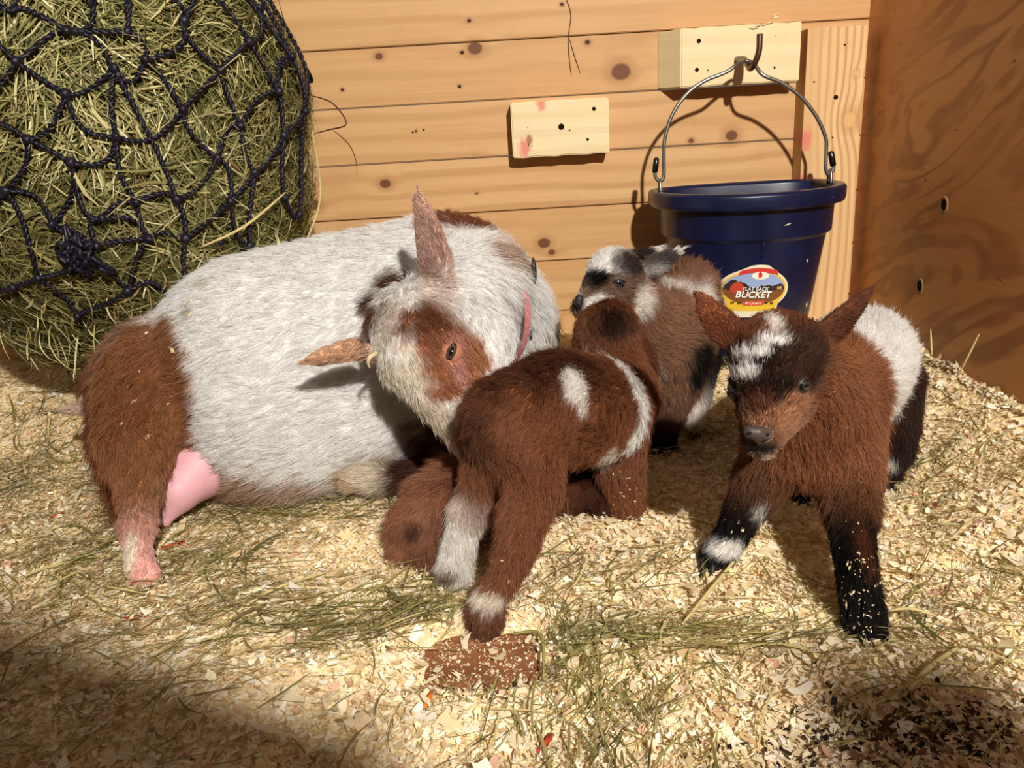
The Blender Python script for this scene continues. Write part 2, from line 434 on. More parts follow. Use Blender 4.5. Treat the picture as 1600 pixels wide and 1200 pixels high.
for (px, py, n, sx, sy, ang, spr) in ((130, 850, 330, .10, .06, .5, .6), (300, 880, 90, .05, .03, .9, .5), (60, 900, 130, .08, .04, .3, .6), (60, 640, 420, .12, .08, .2, .9), (430, 800, 260, .10, .02, .1, .35),
        (560, 980, 170, .07, .018, .35, .3), (440, 1000, 80, .06, .03, .5, .5), (660, 950, 90, .035, .02, .6, .6), (910, 1050, 150, .03, .05, 1.15, .5), (1120, 1000, 170, .07, .014, 0.05, .3),
        (1480, 980, 90, .05, .05, -.7, .5), (1450, 900, 60, .07, .05, -.2, .7), (40, 1000, 130, .07, .06, .4, .6), (250, 950, 120, .08, .03, .15, .4), (1000, 900, 60, .06, .03, .5, .5),
        (1050, 690, 140, .05, .03, .2, .8), (1450, 740, 90, .04, .06, .1, .6), (1530, 600, 25, .03, .05, .9, .6), (1150, 650, 80, .04, .06, .4, .8),
        (900, 1130, 60, .05, .03, .9, .5), (150, 1130, 90, .10, .05, .5, .7), (30, 760, 160, .06, .05, .6, .8), (1320, 1050, 50, .06, .03, .5, .4)):
    c = gp(px, py); G.append(ground_hay(int(n * 1.45), c.x, c.y, sx * 1.1, sy * 1.15, ang, spr, .05, .012, .0013))
C, D, Nn, L, W = (np.concatenate(v) for v in zip(*G))
me = blades(C, D, Nn, L, W, .35, 4, palette(HAY, len(C), HP))
o = link('loose_hay', me, M_hay); tag(o, 'loose green hay stems strewn over the pale shavings', 'hay', kind='stuff')
c = gp(1415, 1150); n = 900  # black-brown flakes scattered over the bedding at the lower right
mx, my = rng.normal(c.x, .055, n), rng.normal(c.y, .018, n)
DARK_FL = [(56, 42, 34), (92, 66, 48), (36, 28, 25), (130, 96, 66)]
o = link('dark_flakes', flakes(0, .0042, xy=(mx, my), lift=.008, tilt=.5, cols=DARK_FL, p=[.3, .3, .25, .15]), M_flake, bedding); tag(o, kind='stuff')
# ================================================================== BLOCKS, POST, HOOK
pk = srgb(214, 110, 104)
# upright post in the corner (its foot runs down into the bedding)
px0 = at(1262, 60, WALL_Y - .038); px1 = at(1355, 60, WALL_Y - .038)
PX0, PX1 = px0.x, px1.x
kp = [(PX1 - .018, WALL_Y - .038, 0.385, .010), (PX1 - .012, WALL_Y - .038, .45, .004)]
M_post = wood('post_pine', srgb(222, 186, 136), srgb(206, 164, 114), srgb(180, 130, 82), 'Z', kp, rings=150, contrast=1.5, knot_c=srgb(216, 172, 112),
              spots=[(PX0 + .006, WALL_Y - .038, .36, .012, pk), (PX0 + .004, WALL_Y - .038, .30, .008, pk)])
ztop = at(1300, 42, WALL_Y - .038).z
post = bm_obj('wall_post', box_bm(PX0, PX1, WALL_Y - .038, WALL_Y - .0005, 0.02, ztop, .0016, 2), M_post)
tag(post, 'pale striped pine post standing upright in the corner behind the bucket', 'post')
M_hole2 = plain('drill_dark', srgb(30, 20, 14), .95, .1)
def drill(parent, px, py, y, r):
    p = at(px, py, y); disc('drill_hole', (p.x, y - .0004, p.z), r, .0003, M_hole2, parent)
for (px, py, r) in ((1306, 152, .0035), (1320, 70, .0016), (1301, 215, .0015), (1272, 128, .0015)): drill(post, px, py, WALL_Y - .038, r)

# small block
def block(name, x0, x1, z0, z1, thick, mat, mitre=0.0, tilt=0.0):
    bm = box_bm(x0, x1, WALL_Y - thick, WALL_Y - .0005, z0, z1, 0)
    for v in bm.verts:
        if v.co.x < (x0 + x1) / 2 and v.co.y > WALL_Y - thick / 2: v.co.x -= mitre
    bmesh.ops.subdivide_edges(bm, edges=[e for e in bm.edges if abs(e.verts[0].co.x - e.verts[1].co.x) > .05], cuts=8)
    for v in bm.verts:
        s = 1 if v.co.z > (z0 + z1) / 2 else -1
        v.co.z += .0008 * math.sin(v.co.x * 140 + s) ; v.co.y += .0006 * math.sin(v.co.x * 90) * (v.co.y < WALL_Y - .01)
    bmesh.ops.bevel(bm, geom=[e for e in bm.edges if len(e.link_faces) == 2 and e.calc_face_angle(0) > .6], offset=.0016, segments=2, affect='EDGES')
    return bm_obj(name, bm, mat)
b0 = at(802, 250, WALL_Y - .038); b1 = at(951, 148, WALL_Y - .038)
zlo = (at(804, 249, WALL_Y - .038).z + at(951, 237, WALL_Y - .038).z) / 2; zhi = (at(800, 164, WALL_Y - .038).z + at(950, 148, WALL_Y - .038).z) / 2
p1_ = at(828, 226, WALL_Y - .038); p2_ = at(845, 162, WALL_Y - .038)
M_block = wood('block_pine', srgb(232, 214, 172), srgb(224, 200, 152), srgb(196, 164, 114), 'X', (), rings=70, contrast=.5,
               spots=[(p1_.x - .008, WALL_Y - .038, p1_.z - .004, .012, pk), (p2_.x, WALL_Y - .038, p2_.z, .009, pk), (p1_.x, WALL_Y - .038, p1_.z + .006, .006, srgb(150, 90, 60))])
sb = block('wood_block', b0.x, b1.x, zlo, zhi, .038, M_block)
tag(sb, 'short pale pine block with drilled holes, screwed to the plank wall left of the bucket', 'block')
for (px, py, r) in ((877, 198, .0046), (828, 226, .0042), (928, 170, .003), (918, 218, .0024), (825, 199, .0014), (890, 204, .0014)): drill(sb, px, py, WALL_Y - .038, r)
# hook block, mitred at its left end
T2 = .042
c0 = at(1064, 92, WALL_Y - T2); c1 = at(1251, 80, WALL_Y - T2)
zlo2 = (at(1062, 137, WALL_Y - T2).z + at(1250, 126, WALL_Y - T2).z) / 2; zhi2 = (at(1066, 44, WALL_Y - T2).z + at(1251, 34, WALL_Y - T2).z) / 2
hb = block('hook_block', c0.x, c1.x, zlo2, zhi2, T2, M_block, mitre=.026)
tag(hb, 'longer pine block with an angled sawn end, holding the bucket hook high on the wall', 'block')
for (px, py, r) in ((1092, 64, .0032), (1089, 109, .003), (1209, 56, .003), (1209, 106, .003), (1106, 110, .0012)): drill(hb, px, py, WALL_Y - T2, r)
# splintered gap in the upper edge: a few torn slivers
for k in range(7):
    px = 1172 + k * 6 + random.uniform(-3, 3); py = 46 - k * 3 + random.uniform(-3, 3); a = at(px, py, WALL_Y - T2 - .0012); b = at(px + random.uniform(8, 16), py - random.uniform(0, 7), WALL_Y - T2 - .001)
    tube('splinter', [a, (a + b) / 2 + Vector((0, -.001, 0)), b], [.0008, .0016, .0004], M_block, hb, 5)

# hook: one bent steel rod screwed into the block
M_steel = plain('hook_steel', srgb(120, 98, 82), .33, .5, .9, .25, 90)
M_wire = plain('bail_wire', srgb(150, 148, 142), .35, .5, .9, .15, 120)
hk = [at(1150, 93, WALL_Y - T2 + .006), at(1156, 92, WALL_Y - .055), at(1163, 93, 1.228), at(1168, 101, 1.208), at(1173, 107, 1.197), at(1180, 97, 1.187), at(1186, 78, 1.184), at(1187, 53, 1.184)]
hook = tube('bucket_hook', spline(hk, 6), .0042, M_steel, None, 12)
tag(hook, 'thick bent steel hook screwed into the upper pine block', 'hook')

# ================================================================== BUCKET
BX, BY = at(1166, 300, 1.185).x, 1.185
BZ1 = at(1166, 291, 1.185).z; BZ0 = BZ1 - 0.238
HW = .1215
bucket = empty('bucket', (BX, BY, BZ0))
tag(bucket, 'dark navy blue plastic feed bucket hanging by its wire bail from the hook', 'bucket')
def bshape(s, n=72, ext=0.0):
    """flat-backed cross-section: round front (towards -y), rounded flat back"""
    pts = []
    for k in range(n):
        a = 2 * math.pi * k / n; c, sn = math.cos(a), math.sin(a)
        if sn <= 0: x, y = HW * c, .104 * sn
        else: x, y = HW * math.copysign(abs(c) ** .75, c), .068 * sn ** .42
        d = math.hypot(x, y); k2 = s + ext / d
        pts.append((x * k2, y * k2))
    return pts
H = BZ1 - BZ0
prof = [(0, .68, 0), (0.004, .735, 0), (H * .66, .92, 0), (H * .715, .94, 0), (H * .735, .995, 0), (H * .90, 1.01, 0), (H * .905, 1.01, .0125), (H * .93, 1.01, .0145), (H * .985, 1.01, .0145), (H, 1.01, .0115), (H * 1.002, 1.01, .004),
        (H * .985, 1.0, -.002), (H * .72, .965, -.003), (H * .30, .80, -.003), (.006, .73, -.003)]
v, f = [], []; n = 72
for (z, s, e) in prof:
    v += [(BX + x, BY + y, BZ0 + z) for x, y in bshape(s, n, e)]
for i in range(len(prof) - 1):
    for k in range(n): f.append((i * n + k, i * n + (k + 1) % n, (i + 1) * n + (k + 1) % n, (i + 1) * n + k))
f.append(tuple(reversed(range(n)))); f.append(tuple(range((len(prof) - 1) * n, len(prof) * n)))
M_blue = plain('navy_plastic', srgb(17, 24, 56), .30, .5, 0, .25, 30)
bb = pyd('bucket_body', v, f, M_blue, bucket)
md = bb.modifiers.new('bevel', 'BEVEL'); md.width = .0012; md.segments = 2; md.limit_method = 'ANGLE'; md.angle_limit = .5
def bsurf(x, z, off=0.0):
    """point on the bucket's front at local x and height z above its foot"""
    s = np.interp(z, [0.004, H * .66, H * .715, H * .735, H * .9], [.735, .92, .94, .995, 1.01])
    a = max(-.999, min(.999, x / (HW * s))); y = -.104 * s * math.sqrt(1 - a * a) - off
    return Vector((BX + x, BY + y, BZ0 + z))
# moulded rib down the front, and two at the sides
xr = at(1193, 380, 1.085).x - BX
rib = [bsurf(xr, H * z, .0002) for z in np.linspace(.63, .72, 5)]
M_bdark = plain('navy_shadow_gap', srgb(14, 18, 46), .4, .4)
tube('moulded_rib', rib, .0016, M_bdark, bucket, 6)
# pale scuffs
M_scuff = plain('scuff_chip', srgb(206, 196, 160), .8, .2)
for (x, z, a, l) in ((.100, H * .955, 1.1, .011), (.108, H * .97, 1.9, .006), (.088, H * .94, 1.4, .004), (.022, H * .81, .3, .010), (.075, H * .28, 1.4, .010), (.066, H * .57, 1.5, .006)):
    e = .0165 if z > H * .9 else .0006
    p0 = bsurf(x, z, e); p1 = bsurf(x + l * math.cos(a), z + l * math.sin(a) * .8, e)
    tube('straw_chip', [p0, (p0 + p1) / 2 + Vector((0, -.0008, 0)), p1], [.0004, .0013, .0003], M_scuff, bucket, 5)
# lugs, bail and its rubber-capped ends
lugL = at(1031, 276, BY); lugR = at(1297, 271, BY)
for s, lg in ((-1, lugL), (1, lugR)):
    lp = []
    for k in range(13):
        a = math.pi * k / 12
        lp.append(Vector((lg.x, lg.y + .006 * math.cos(a) , BZ1 - .004 + .020 * math.sin(a))))
    tube('bail_eye', lp, .0022, M_wire, bucket, 8)
bp = [at(1023, 262, BY), at(1024, 276, BY), at(1031, 283, BY), at(1037, 274, BY), at(1037, 240, BY), at(1039, 215, BY), at(1050, 180, BY), at(1072, 148, BY), at(1100, 127, BY), at(1136, 112, BY), at(1152, 100, BY + .004), at(1165, 95, BY + .017),
      at(1178, 100, BY + .01), at(1192, 117, BY), at(1222, 130, BY), at(1252, 152, BY), at(1276, 183, BY), at(1290, 215, BY), at(1291, 235, BY), at(1290, 262, BY), at(1295, 273, BY), at(1302, 264, BY), at(1302, 252, BY)]
bail = tube('bail', spline(bp, 5), .0027, M_wire, bucket, 10)
M_rub = plain('black_rubber', srgb(14, 13, 13), .28, .5)
for a, b in (((1023, 270), (1026, 246)), ((1302, 260), (1298, 236))):
    A, B = at(*a, BY), at(*b, BY); d = (B - A)
    tube('rubber_tip', [A - d * .02, A + d * .05, A + d * .5, A + d * .92, A + d * 1.0], [.002, .0042, .0044, .0042, .0018], M_rub, bucket, 10)

# sticker: printed shapes laid on the curved front, in metres from the sticker's centre
lab_c = at(1182, 452, 1.088); LX, LZ = lab_c.x - BX, lab_c.z - BZ0
ROT = -math.radians(3.0)
def lab_map(u, w_, off):
    c, s = math.cos(ROT), math.sin(ROT)
    return bsurf(LX + u * c - w_ * s, LZ + u * s + w_ * c, off)
def shape(name, poly, colr, off, parent, rough=.35):
    bm = bmesh.new(); vs = [bm.verts.new((u, 0, w_)) for u, w_ in poly]
    fc = bm.faces.new(vs); bmesh.ops.triangulate(bm, faces=[fc])
    for _ in range(3):
        es = [e for e in bm.edges if abs(e.verts[0].co.x - e.verts[1].co.x) > .006]
        if es: bmesh.ops.subdivide_edges(bm, edges=es, cuts=1); bmesh.ops.triangulate(bm, faces=bm.faces[:])
    for q in bm.verts: q.co = lab_map(q.co.x, q.co.z, off)
    bmesh.ops.recalc_face_normals(bm, faces=bm.faces[:])
    if sum(fc.normal.y for fc in bm.faces) > 0: bmesh.ops.reverse_faces(bm, faces=bm.faces[:])
    m = colr if not isinstance(colr, tuple) else plain('print_' + name, colr, rough, .4)
    return bm_obj(name, bm, m, parent)
U = 107 / 1090 / 107   # metres per photo pixel at the sticker
def P_(pts): return [((x - 740) / 12 * U, (560 - y) / 12 * U) for x, y in pts]   # from a 12x view of the sticker
def ell(cx, cy, rx, ry, a0=0, a1=360, n=40): return [(cx + rx * math.cos(math.radians(a0 + (a1 - a0) * k / n)), cy - ry * math.sin(math.radians(a0 + (a1 - a0) * k / n))) for k in range(n + (a1 - a0 != 360))]
OUT = ell(742, 590, 630, 400, -40, 62, 20) + ell(805, 330, 385, 205, 62, 118, 10)[1:] + ell(742, 590, 630, 400, 121, 220, 20) + [(243, 1010), (240, 1140), (1190, 1100), (1205, 860)]
lab = shape('label', P_(OUT), srgb(232, 222, 196), .0004, bucket)
lab['label'] = 'yellow and white printed paper sticker'
shape('yellow_border', P_(ell(742, 590, 590, 365, -36, 216, 40) + [(285, 1005), (1150, 985)]), srgb(232, 192, 56), .0006, lab)
shape('printed_sky', P_(ell(742, 585, 555, 325, 0, 180, 40)), srgb(150, 170, 210), .0008, lab)
shape('printed_field', P_(ell(742, 585, 555, 290, 180, 360, 40)), srgb(128, 82, 44), .0008, lab)
shape('printed_trees', P_([(195, 590), (215, 520), (270, 470), (320, 410), (400, 410), (420, 450), (480, 445), (560, 470), (640, 530), (800, 545), (860, 500), (900, 530), (980, 500), (1060, 520), (1150, 490), (1220, 480), (1270, 510), (1297, 590), (1000, 610), (760, 625), (400, 640)]), srgb(58, 46, 34), .0010, lab)
shape('printed_barn', P_([(312, 640), (318, 540), (370, 470), (435, 450), (505, 480), (550, 545), (545, 640), (400, 660)]), srgb(196, 72, 52), .0012, lab)
shape('printed_shed', P_([(1150, 590), (1150, 535), (1245, 530), (1245, 590)]), srgb(196, 150, 110), .0012, lab)
shape('red_banner', P_(ell(800, 620, 660, 440, 61, 122, 16) + list(reversed(ell(800, 640, 640, 375, 58, 126, 16)))), srgb(204, 62, 56), .0012, lab)
shape('oval_emblem', P_(ell(812, 325, 155, 72)), srgb(240, 236, 220), .0013, lab)
shape('emblem_figure', P_([(765, 280), (800, 240), (830, 280), (845, 290), (825, 320), (830, 385), (808, 350), (785, 385), (790, 320), (770, 300)]), srgb(206, 60, 60), .0015, lab)
shape('red_quart_bar', P_([(555, 815), (940, 795), (935, 880), (560, 895)]), srgb(214, 84, 66), .0012, lab)
for cx in (385, 500, 985, 1085):   # small silhouettes of farm animals
    shape('animal_silhouette', P_([(cx - 32, 850), (cx - 28, 826), (cx + 10, 826), (cx + 30, 812), (cx + 36, 828), (cx + 24, 840), (cx + 24, 880), (cx + 14, 880), (cx + 12, 856), (cx - 16, 856), (cx - 18, 880), (cx - 26, 880)]), srgb(70, 52, 20), .0011, lab)
M_wtext = plain('white_print', srgb(248, 246, 238), .4, .3); M_dtext = plain('dark_print', srgb(60, 42, 28), .4, .3)
def text(s, u0, w0, width, height, mat, off, shear=.18, bold=.018, arc=0.0, name='lettering'):
    cu = bpy.data.curves.new('t', 'FONT'); cu.body = s; cu.offset = bold; cu.resolution_u = 3
    to = bpy.data.objects.new('t', cu); col.objects.link(to)
    dg = bpy.context.evaluated_depsgraph_get(); dg.update()
    me = bpy.data.meshes.new_from_object(to.evaluated_get(dg)); bpy.data.objects.remove(to); bpy.data.curves.remove(cu)
    xs = [q.co.x for q in me.vertices]; ys = [q.co.y for q in me.vertices]
    x0, x1, y0, y1 = min(xs), max(xs), min(ys), max(ys); me.name = name
    for q in me.vertices:
        a = (q.co.x - x0) / (x1 - x0); b = (q.co.y - y0) / (y1 - y0)
        wv = w0 + b * height + arc * (1 - (2 * a - 1) ** 2)
        q.co = lab_map(u0 + a * width + shear * b * height, wv, off)
    me.materials.clear()
    return link(name, me, mat, lab, False)
def PX(x, y): return P_([(x, y)])[0]
k12 = U / 12
text('BUCKET', *PX(425, 748), 620 * k12, 126 * k12, M_dtext, .0015, .16, .03)
text('BUCKET', *PX(420, 742), 620 * k12, 126 * k12, M_wtext, .0018, .16, .022)
text('FLAT BACK', *PX(527, 606), 460 * k12, 66 * k12, M_wtext, .0018, .16, .006)
text('8 Quart', *PX(600, 872), 280 * k12, 56 * k12, M_wtext, .0016, .12, .0)

# ================================================================== HAY NET
_c = at(164, 210, 1.10); NC = Vector((_c.x, 1.10, _c.z))
NR = Vector((0.262, 0.185, 0.326))
net = empty('hay_net', (NC.x, NC.y, NC.z - NR.z))
tag(net, 'big round hay net stuffed with green hay, bulging against the wall behind the white goat', 'hay net')
def ball(d, k=1.0):
    d = d / np.linalg.norm(d, axis=-1, keepdims=True)
    lump = 1 + .03 * np.sin(5 * d[..., 0] + 2) * np.cos(4 * d[..., 2]) + .018 * np.sin(11 * d[..., 2] + 6 * d[..., 0])
    # pear shape: fuller towards the foot on the right, tapering to the top
    return np.array(NC) + d * np.array(NR) * (k * lump)[..., None]
uu = np.linspace(0, 2 * np.pi, 65)[:-1]; vv = np.linspace(.02, np.pi - .02, 33)
UU, VV = np.meshgrid(uu, vv, indexing='ij')
dirs = np.stack([np.cos(UU) * np.sin(VV), np.sin(UU) * np.sin(VV), np.cos(VV)], -1)
V = ball(dirs.reshape(-1, 3), np.full(dirs.reshape(-1, 3).shape[0], .955)); idx = np.arange(64 * 33).reshape(64, 33); j = (np.arange(64) + 1) % 64
Q = np.stack([idx[:, :-1], idx[:, 1:], idx[j][:, 1:], idx[j][:, :-1]], -1).reshape(-1, 4)
V[:, 1] = np.minimum(V[:, 1], WALL_Y - .008)
M_core = plain('packed_hay', srgb(74, 70, 36), .95, .05, 0, .5, 160)
core = link('packed_hay', np_mesh('packed_hay', V, Q), M_core, net); tag(core, kind='stuff')
# loose blades all over it, lying along the surface in drifting directions
n = 30000
d = rng.normal(0, 1, (n, 3)); d /= np.linalg.norm(d, axis=1, keepdims=True)
d = d[d[:, 1] < .55]; n = len(d)
C = ball(d, rng.uniform(.95, 1.008, n)); keep = C[:, 1] < WALL_Y - .03; C, d = C[keep], d[keep]; n = len(d)
T1 = np.cross(d, np.array([0, 0, 1.0])); T1 /= np.linalg.norm(T1, axis=1, keepdims=True); T2 = np.cross(d, T1)
swirl = 1.3 * np.sin(7 * C[:, 0] + 4) + 1.5 * np.cos(9 * C[:, 2] + 1) + .7 * np.sin(23 * C[:, 0] - 17 * C[:, 2])
a = swirl + rng.normal(0, .75, n)
D = T1 * np.cos(a)[:, None] + T2 * np.sin(a)[:, None] + d * rng.normal(0.02, .13, (n, 1)); D /= np.linalg.norm(D, axis=1, keepdims=True)
L = rng.lognormal(math.log(.042), .42, (n, 1)); W = .00145 * rng.lognormal(0, .38, (n, 1))
NH = [(136, 132, 78), (166, 158, 102), (110, 110, 64), (200, 190, 134), (158, 138, 88), (82, 84, 49), (226, 218, 172), (136, 112, 72)]
me = blades(C, D, d + rng.normal(0, .35, (n, 3)), L, W, .35, 3, palette(NH, n, [.2, .2, .15, .15, .1, .1, .06, .04]))
V = np.empty(len(me.vertices) * 3, np.float32); me.vertices.foreach_get('co', V); V = V.reshape(-1, 3); V[:, 1] = np.minimum(V[:, 1], WALL_Y - .002)
me.vertices.foreach_set('co', V.ravel())
o = link('hay_stems', me, M_hay, net); tag(o, kind='stuff')
# wisps hanging from the underside
n = 150
d = np.stack([rng.normal(0.1, .5, n), rng.normal(-.55, .25, n), rng.normal(-.75, .12, n)], -1); C = ball(d, np.full(n, 1.0))
D = np.stack([rng.normal(0, .35, n), rng.normal(-.1, .25, n), -np.ones(n)], -1); D /= np.linalg.norm(D, axis=1, keepdims=True)
L = rng.lognormal(math.log(.035), .4, (n, 1)); C = C + D * L * .2
o = link('hanging_wisps', blades(C, D, np.tile([0, -1.0, .1], (n, 1)) + rng.normal(0, .3, (n, 3)), L, .0014 * rng.lognormal(0, .3, (n, 1)), .5, 4, palette(NH, n)), M_hay, net); tag(o, kind='stuff')

# knotted cord: diamond mesh drawn together at a gathered end that faces the room
r2 = random.Random(5)
def on_ball(px, py):
    """where a sight line meets the stuffed net"""
    dd = (at(px, py, 1.0) - CAM); o_ = np.array([(CAM[i] - NC[i]) / NR[i] for i in range(3)]); q = np.array([dd[i] / NR[i] for i in range(3)])
    A_, B_, C_ = q @ q, 2 * (o_ @ q), o_ @ o_ - 1
    disc_ = B_ * B_ - 4 * A_ * C_
    t_ = (-B_ - math.sqrt(disc_)) / (2 * A_) if disc_ > 0 else -B_ / (2 * A_)
    u_ = o_ + q * t_; return u_ / np.linalg.norm(u_)
def npt(u_, k=1.0):
    p = ball(np.array(u_)[None], np.array([k]))[0]; p[1] = min(p[1], WALL_Y - .006); return Vector(p)
KP = dict(a=(106, 49), b=(178, 106), c=(106, 150), d=(34, 103), e=(227, 93), f=(282, 39), g=(341, 111), h=(380, 72), i=(400, 18), j=(424, 145), k=(289, 170), l=(377, 196), m=(181, 214), n=(114, 253),
          o=(49, 217), p=(338, 248), q=(393, 269), r=(439, 212), s=(463, 176), t=(212, 315), u=(274, 310), v=(354, 310), w=(289, 372), x=(232, 372), y=(15, 295), z=(85, 346), A=(160, 341), B=(199, 444), C=(62, 429),
          D=(434, 305), P=(136, 388), Q=(150, 380), F=(441, 95), G=(455, 330), H=(386, 380), I=(287, 430), J=(262, 452), K=(120, 500), L=(20, 20), M=(145, 12), N=(-30, 60), O=(-30, 140), R=(-30, 190), S=(240, -10), T=(308, -15), U=(325, -8), V=(390, -25), W=(340, 375),
          X=(20, 450), Y=(-40, 330), Z=(199, 52))
ED = 'ab ad aL aM dc dO dN bc be bu ef eZ ek fS fT fg gh gk gl hi hU hj iV iF Fs jl jr jF kp lp lq mc mn mt no nz nA oc oR oy pu pv qv qr qH rs rD sG tA tu tx uw vw wx wI xA xB yz yC zP AQ BP BJ CP CX CK yY DG vH BK zQ xQ km bm Za'.split()
KU = {k_: on_ball(*v_) for k_, v_ in KP.items()}
# the mesh runs on round the sides and top, out of sight of the photograph
extra = []
ringA = [np.array([math.cos(a_) * .80, math.sin(a_) * .80, .60]) for a_ in np.linspace(-2.4, .2, 9)]; ringB = [np.array([math.cos(a_) * .98, math.sin(a_) * .98, .18]) for a_ in np.linspace(-.35, .3, 3)]
CV, CF = [], []
def strand(pts, r, sides=5):
    base = len(CV); nP = len(pts)
    for i, p in enumerate(pts):
        t = (pts[min(i + 1, nP - 1)] - pts[max(i - 1, 0)]).normalized(); u_ = t.orthogonal().normalized(); b_ = t.cross(u_)
        for s in range(sides):
            a = 2 * math.pi * s / sides; CV.append(p + (u_ * math.cos(a) + b_ * math.sin(a)) * r)
    for i in range(nP - 1):
        for s in range(sides): CF.append((base + i * sides + s, base + i * sides + (s + 1) % sides, base + (i + 1) * sides + (s + 1) % sides, base + (i + 1) * sides + s))
def cord(A, B):
    """two-ply twisted cord between two knots, sunk a little into the hay half-way"""
    m = 10; bow = np.array([r2.uniform(-.05, .05) for _ in range(3)])
    mid = [npt(A + (B - A) * t + bow * math.sin(math.pi * t), 1.022 - .006 * math.sin(math.pi * t)) for t in np.linspace(0, 1, m)]
    ln = sum((mid[i + 1] - mid[i]).length for i in range(m - 1)); fine = spline(mid, max(2, int(ln / .016 * 8 / m) + 1))
    for s in (0, 1):
        pts = []
        for i, p in enumerate(fine):
            t = (fine[min(i + 1, len(fine) - 1)] - fine[max(i - 1, 0)]).normalized(); nrm = (p - NC).normalized(); nrm = (nrm - t * nrm.dot(t)).normalized(); b_ = t.cross(nrm)
            a = 2 * math.pi * (i / len(fine) * ln / .013) + math.pi * s
            pts.append(p + (nrm * math.cos(a) + b_ * math.sin(a)) * .0014)
        strand(pts, .0019, 5)
M_cord = NT('purple_black_cord', .5, .4)
cpos = M_cord.n('ShaderNodeNewGeometry').outputs['Position']
M_cord = M_cord.out(M_cord.ramp(M_cord.noise(cpos, 700, 2), [(.50, srgb(12, 9, 16)), (.76, srgb(50, 38, 78))]))
for e_ in ED: cord(KU[e_[0]], KU[e_[1]])
for i in range(8): cord(ringA[i], ringA[i + 1])
for i, u_ in enumerate(ringA): cord(u_, np.array([u_[0] * .6, u_[1] * .6, .85]))
cord(ringB[1], KU['s']); cord(ringB[2], ringB[1]); cord(ringB[1], ringA[8]); cord(ringB[0], KU['F'])
for k_ in 'LMZSTUVF':                       # up to the drawstring ring
    near = sorted(ringA, key=lambda q: np.linalg.norm(q - KU[k_])); cord(KU[k_], near[0]); cord(KU[k_], near[1])
left = [np.array([-.93, -.30, z_]) for z_ in (.35, .0, -.35)]
for q_, ks_ in zip(left, ('NL', 'OR', 'YX')):
    for k_ in ks_: cord(KU[k_], q_)
cord(left[0], left[1]); cord(left[1], left[2]); cord(left[0], ringA[0])
for i_ in range(8): cord(np.array([math.cos(i_ * .785) * .55, math.sin(i_ * .785) * .55, .83]), np.array([0.01, 0, 1.0])); cord(np.array([math.cos(i_ * .785) * .55, math.sin(i_ * .785) * .55, .83]), np.array([math.cos((i_ + 1) * .785) * .55, math.sin((i_ + 1) * .785) * .55, .83]))
pyd('net_cord', CV, CF, M_cord, net)
tube('hanging_rope', [npt(np.array([0, 0, 1.0]), 1.0), NC + Vector((0, .02, NR.z + .12)), NC + Vector((.01, .04, NR.z + .5))], .005, M_cord, net, 8)
def knot_mesh():
    bm = bmesh.new(); bmesh.ops.create_icosphere(bm, subdivisions=2, radius=1)
    for q in bm.verts: q.co *= 1 + .22 * math.sin(5 * q.co.x + 3 * q.co.z) * math.cos(4 * q.co.y)
    me = bpy.data.meshes.new('knot'); bm.to_mesh(me); bm.free(); return me
km = knot_mesh(); km.materials.append(M_cord)
for k_, u_ in KU.items():
    if k_ in 'NORSTUVLMY': continue
    o = link('knot', km, None, net); o.location = npt(u_, 1.026)
    o.scale = (.0058, .005, .0062); o.rotation_euler = (r2.uniform(0, 3), r2.uniform(0, 3), r2.uniform(0, 3))
# the gathered end: a bunch of loops tied together
CV, CF = [], []
for i in range(15):
    c0_ = (128 + r2.uniform(-22, 28), 385 + r2.uniform(-20, 28)); c1_ = (c0_[0] + r2.uniform(-34, 34), c0_[1] + r2.uniform(-30, 34)); c2_ = (135 + r2.uniform(-18, 18), 390 + r2.uniform(-16, 26))
    A, B, Cc = npt(on_ball(*c0_), 1.025), npt(on_ball(*c1_), 1.035), npt(on_ball(*c2_), 1.045)
    strand(spline([A, (A + B) / 2 + Vector((0, -r2.uniform(.004, .014), r2.uniform(-.01, .01))), B, (B + Cc) / 2 + Vector((0, -r2.uniform(.004, .016), 0)), Cc], 6), .0027, 6)
pyd('gathered_cord', CV, CF, M_cord, net)
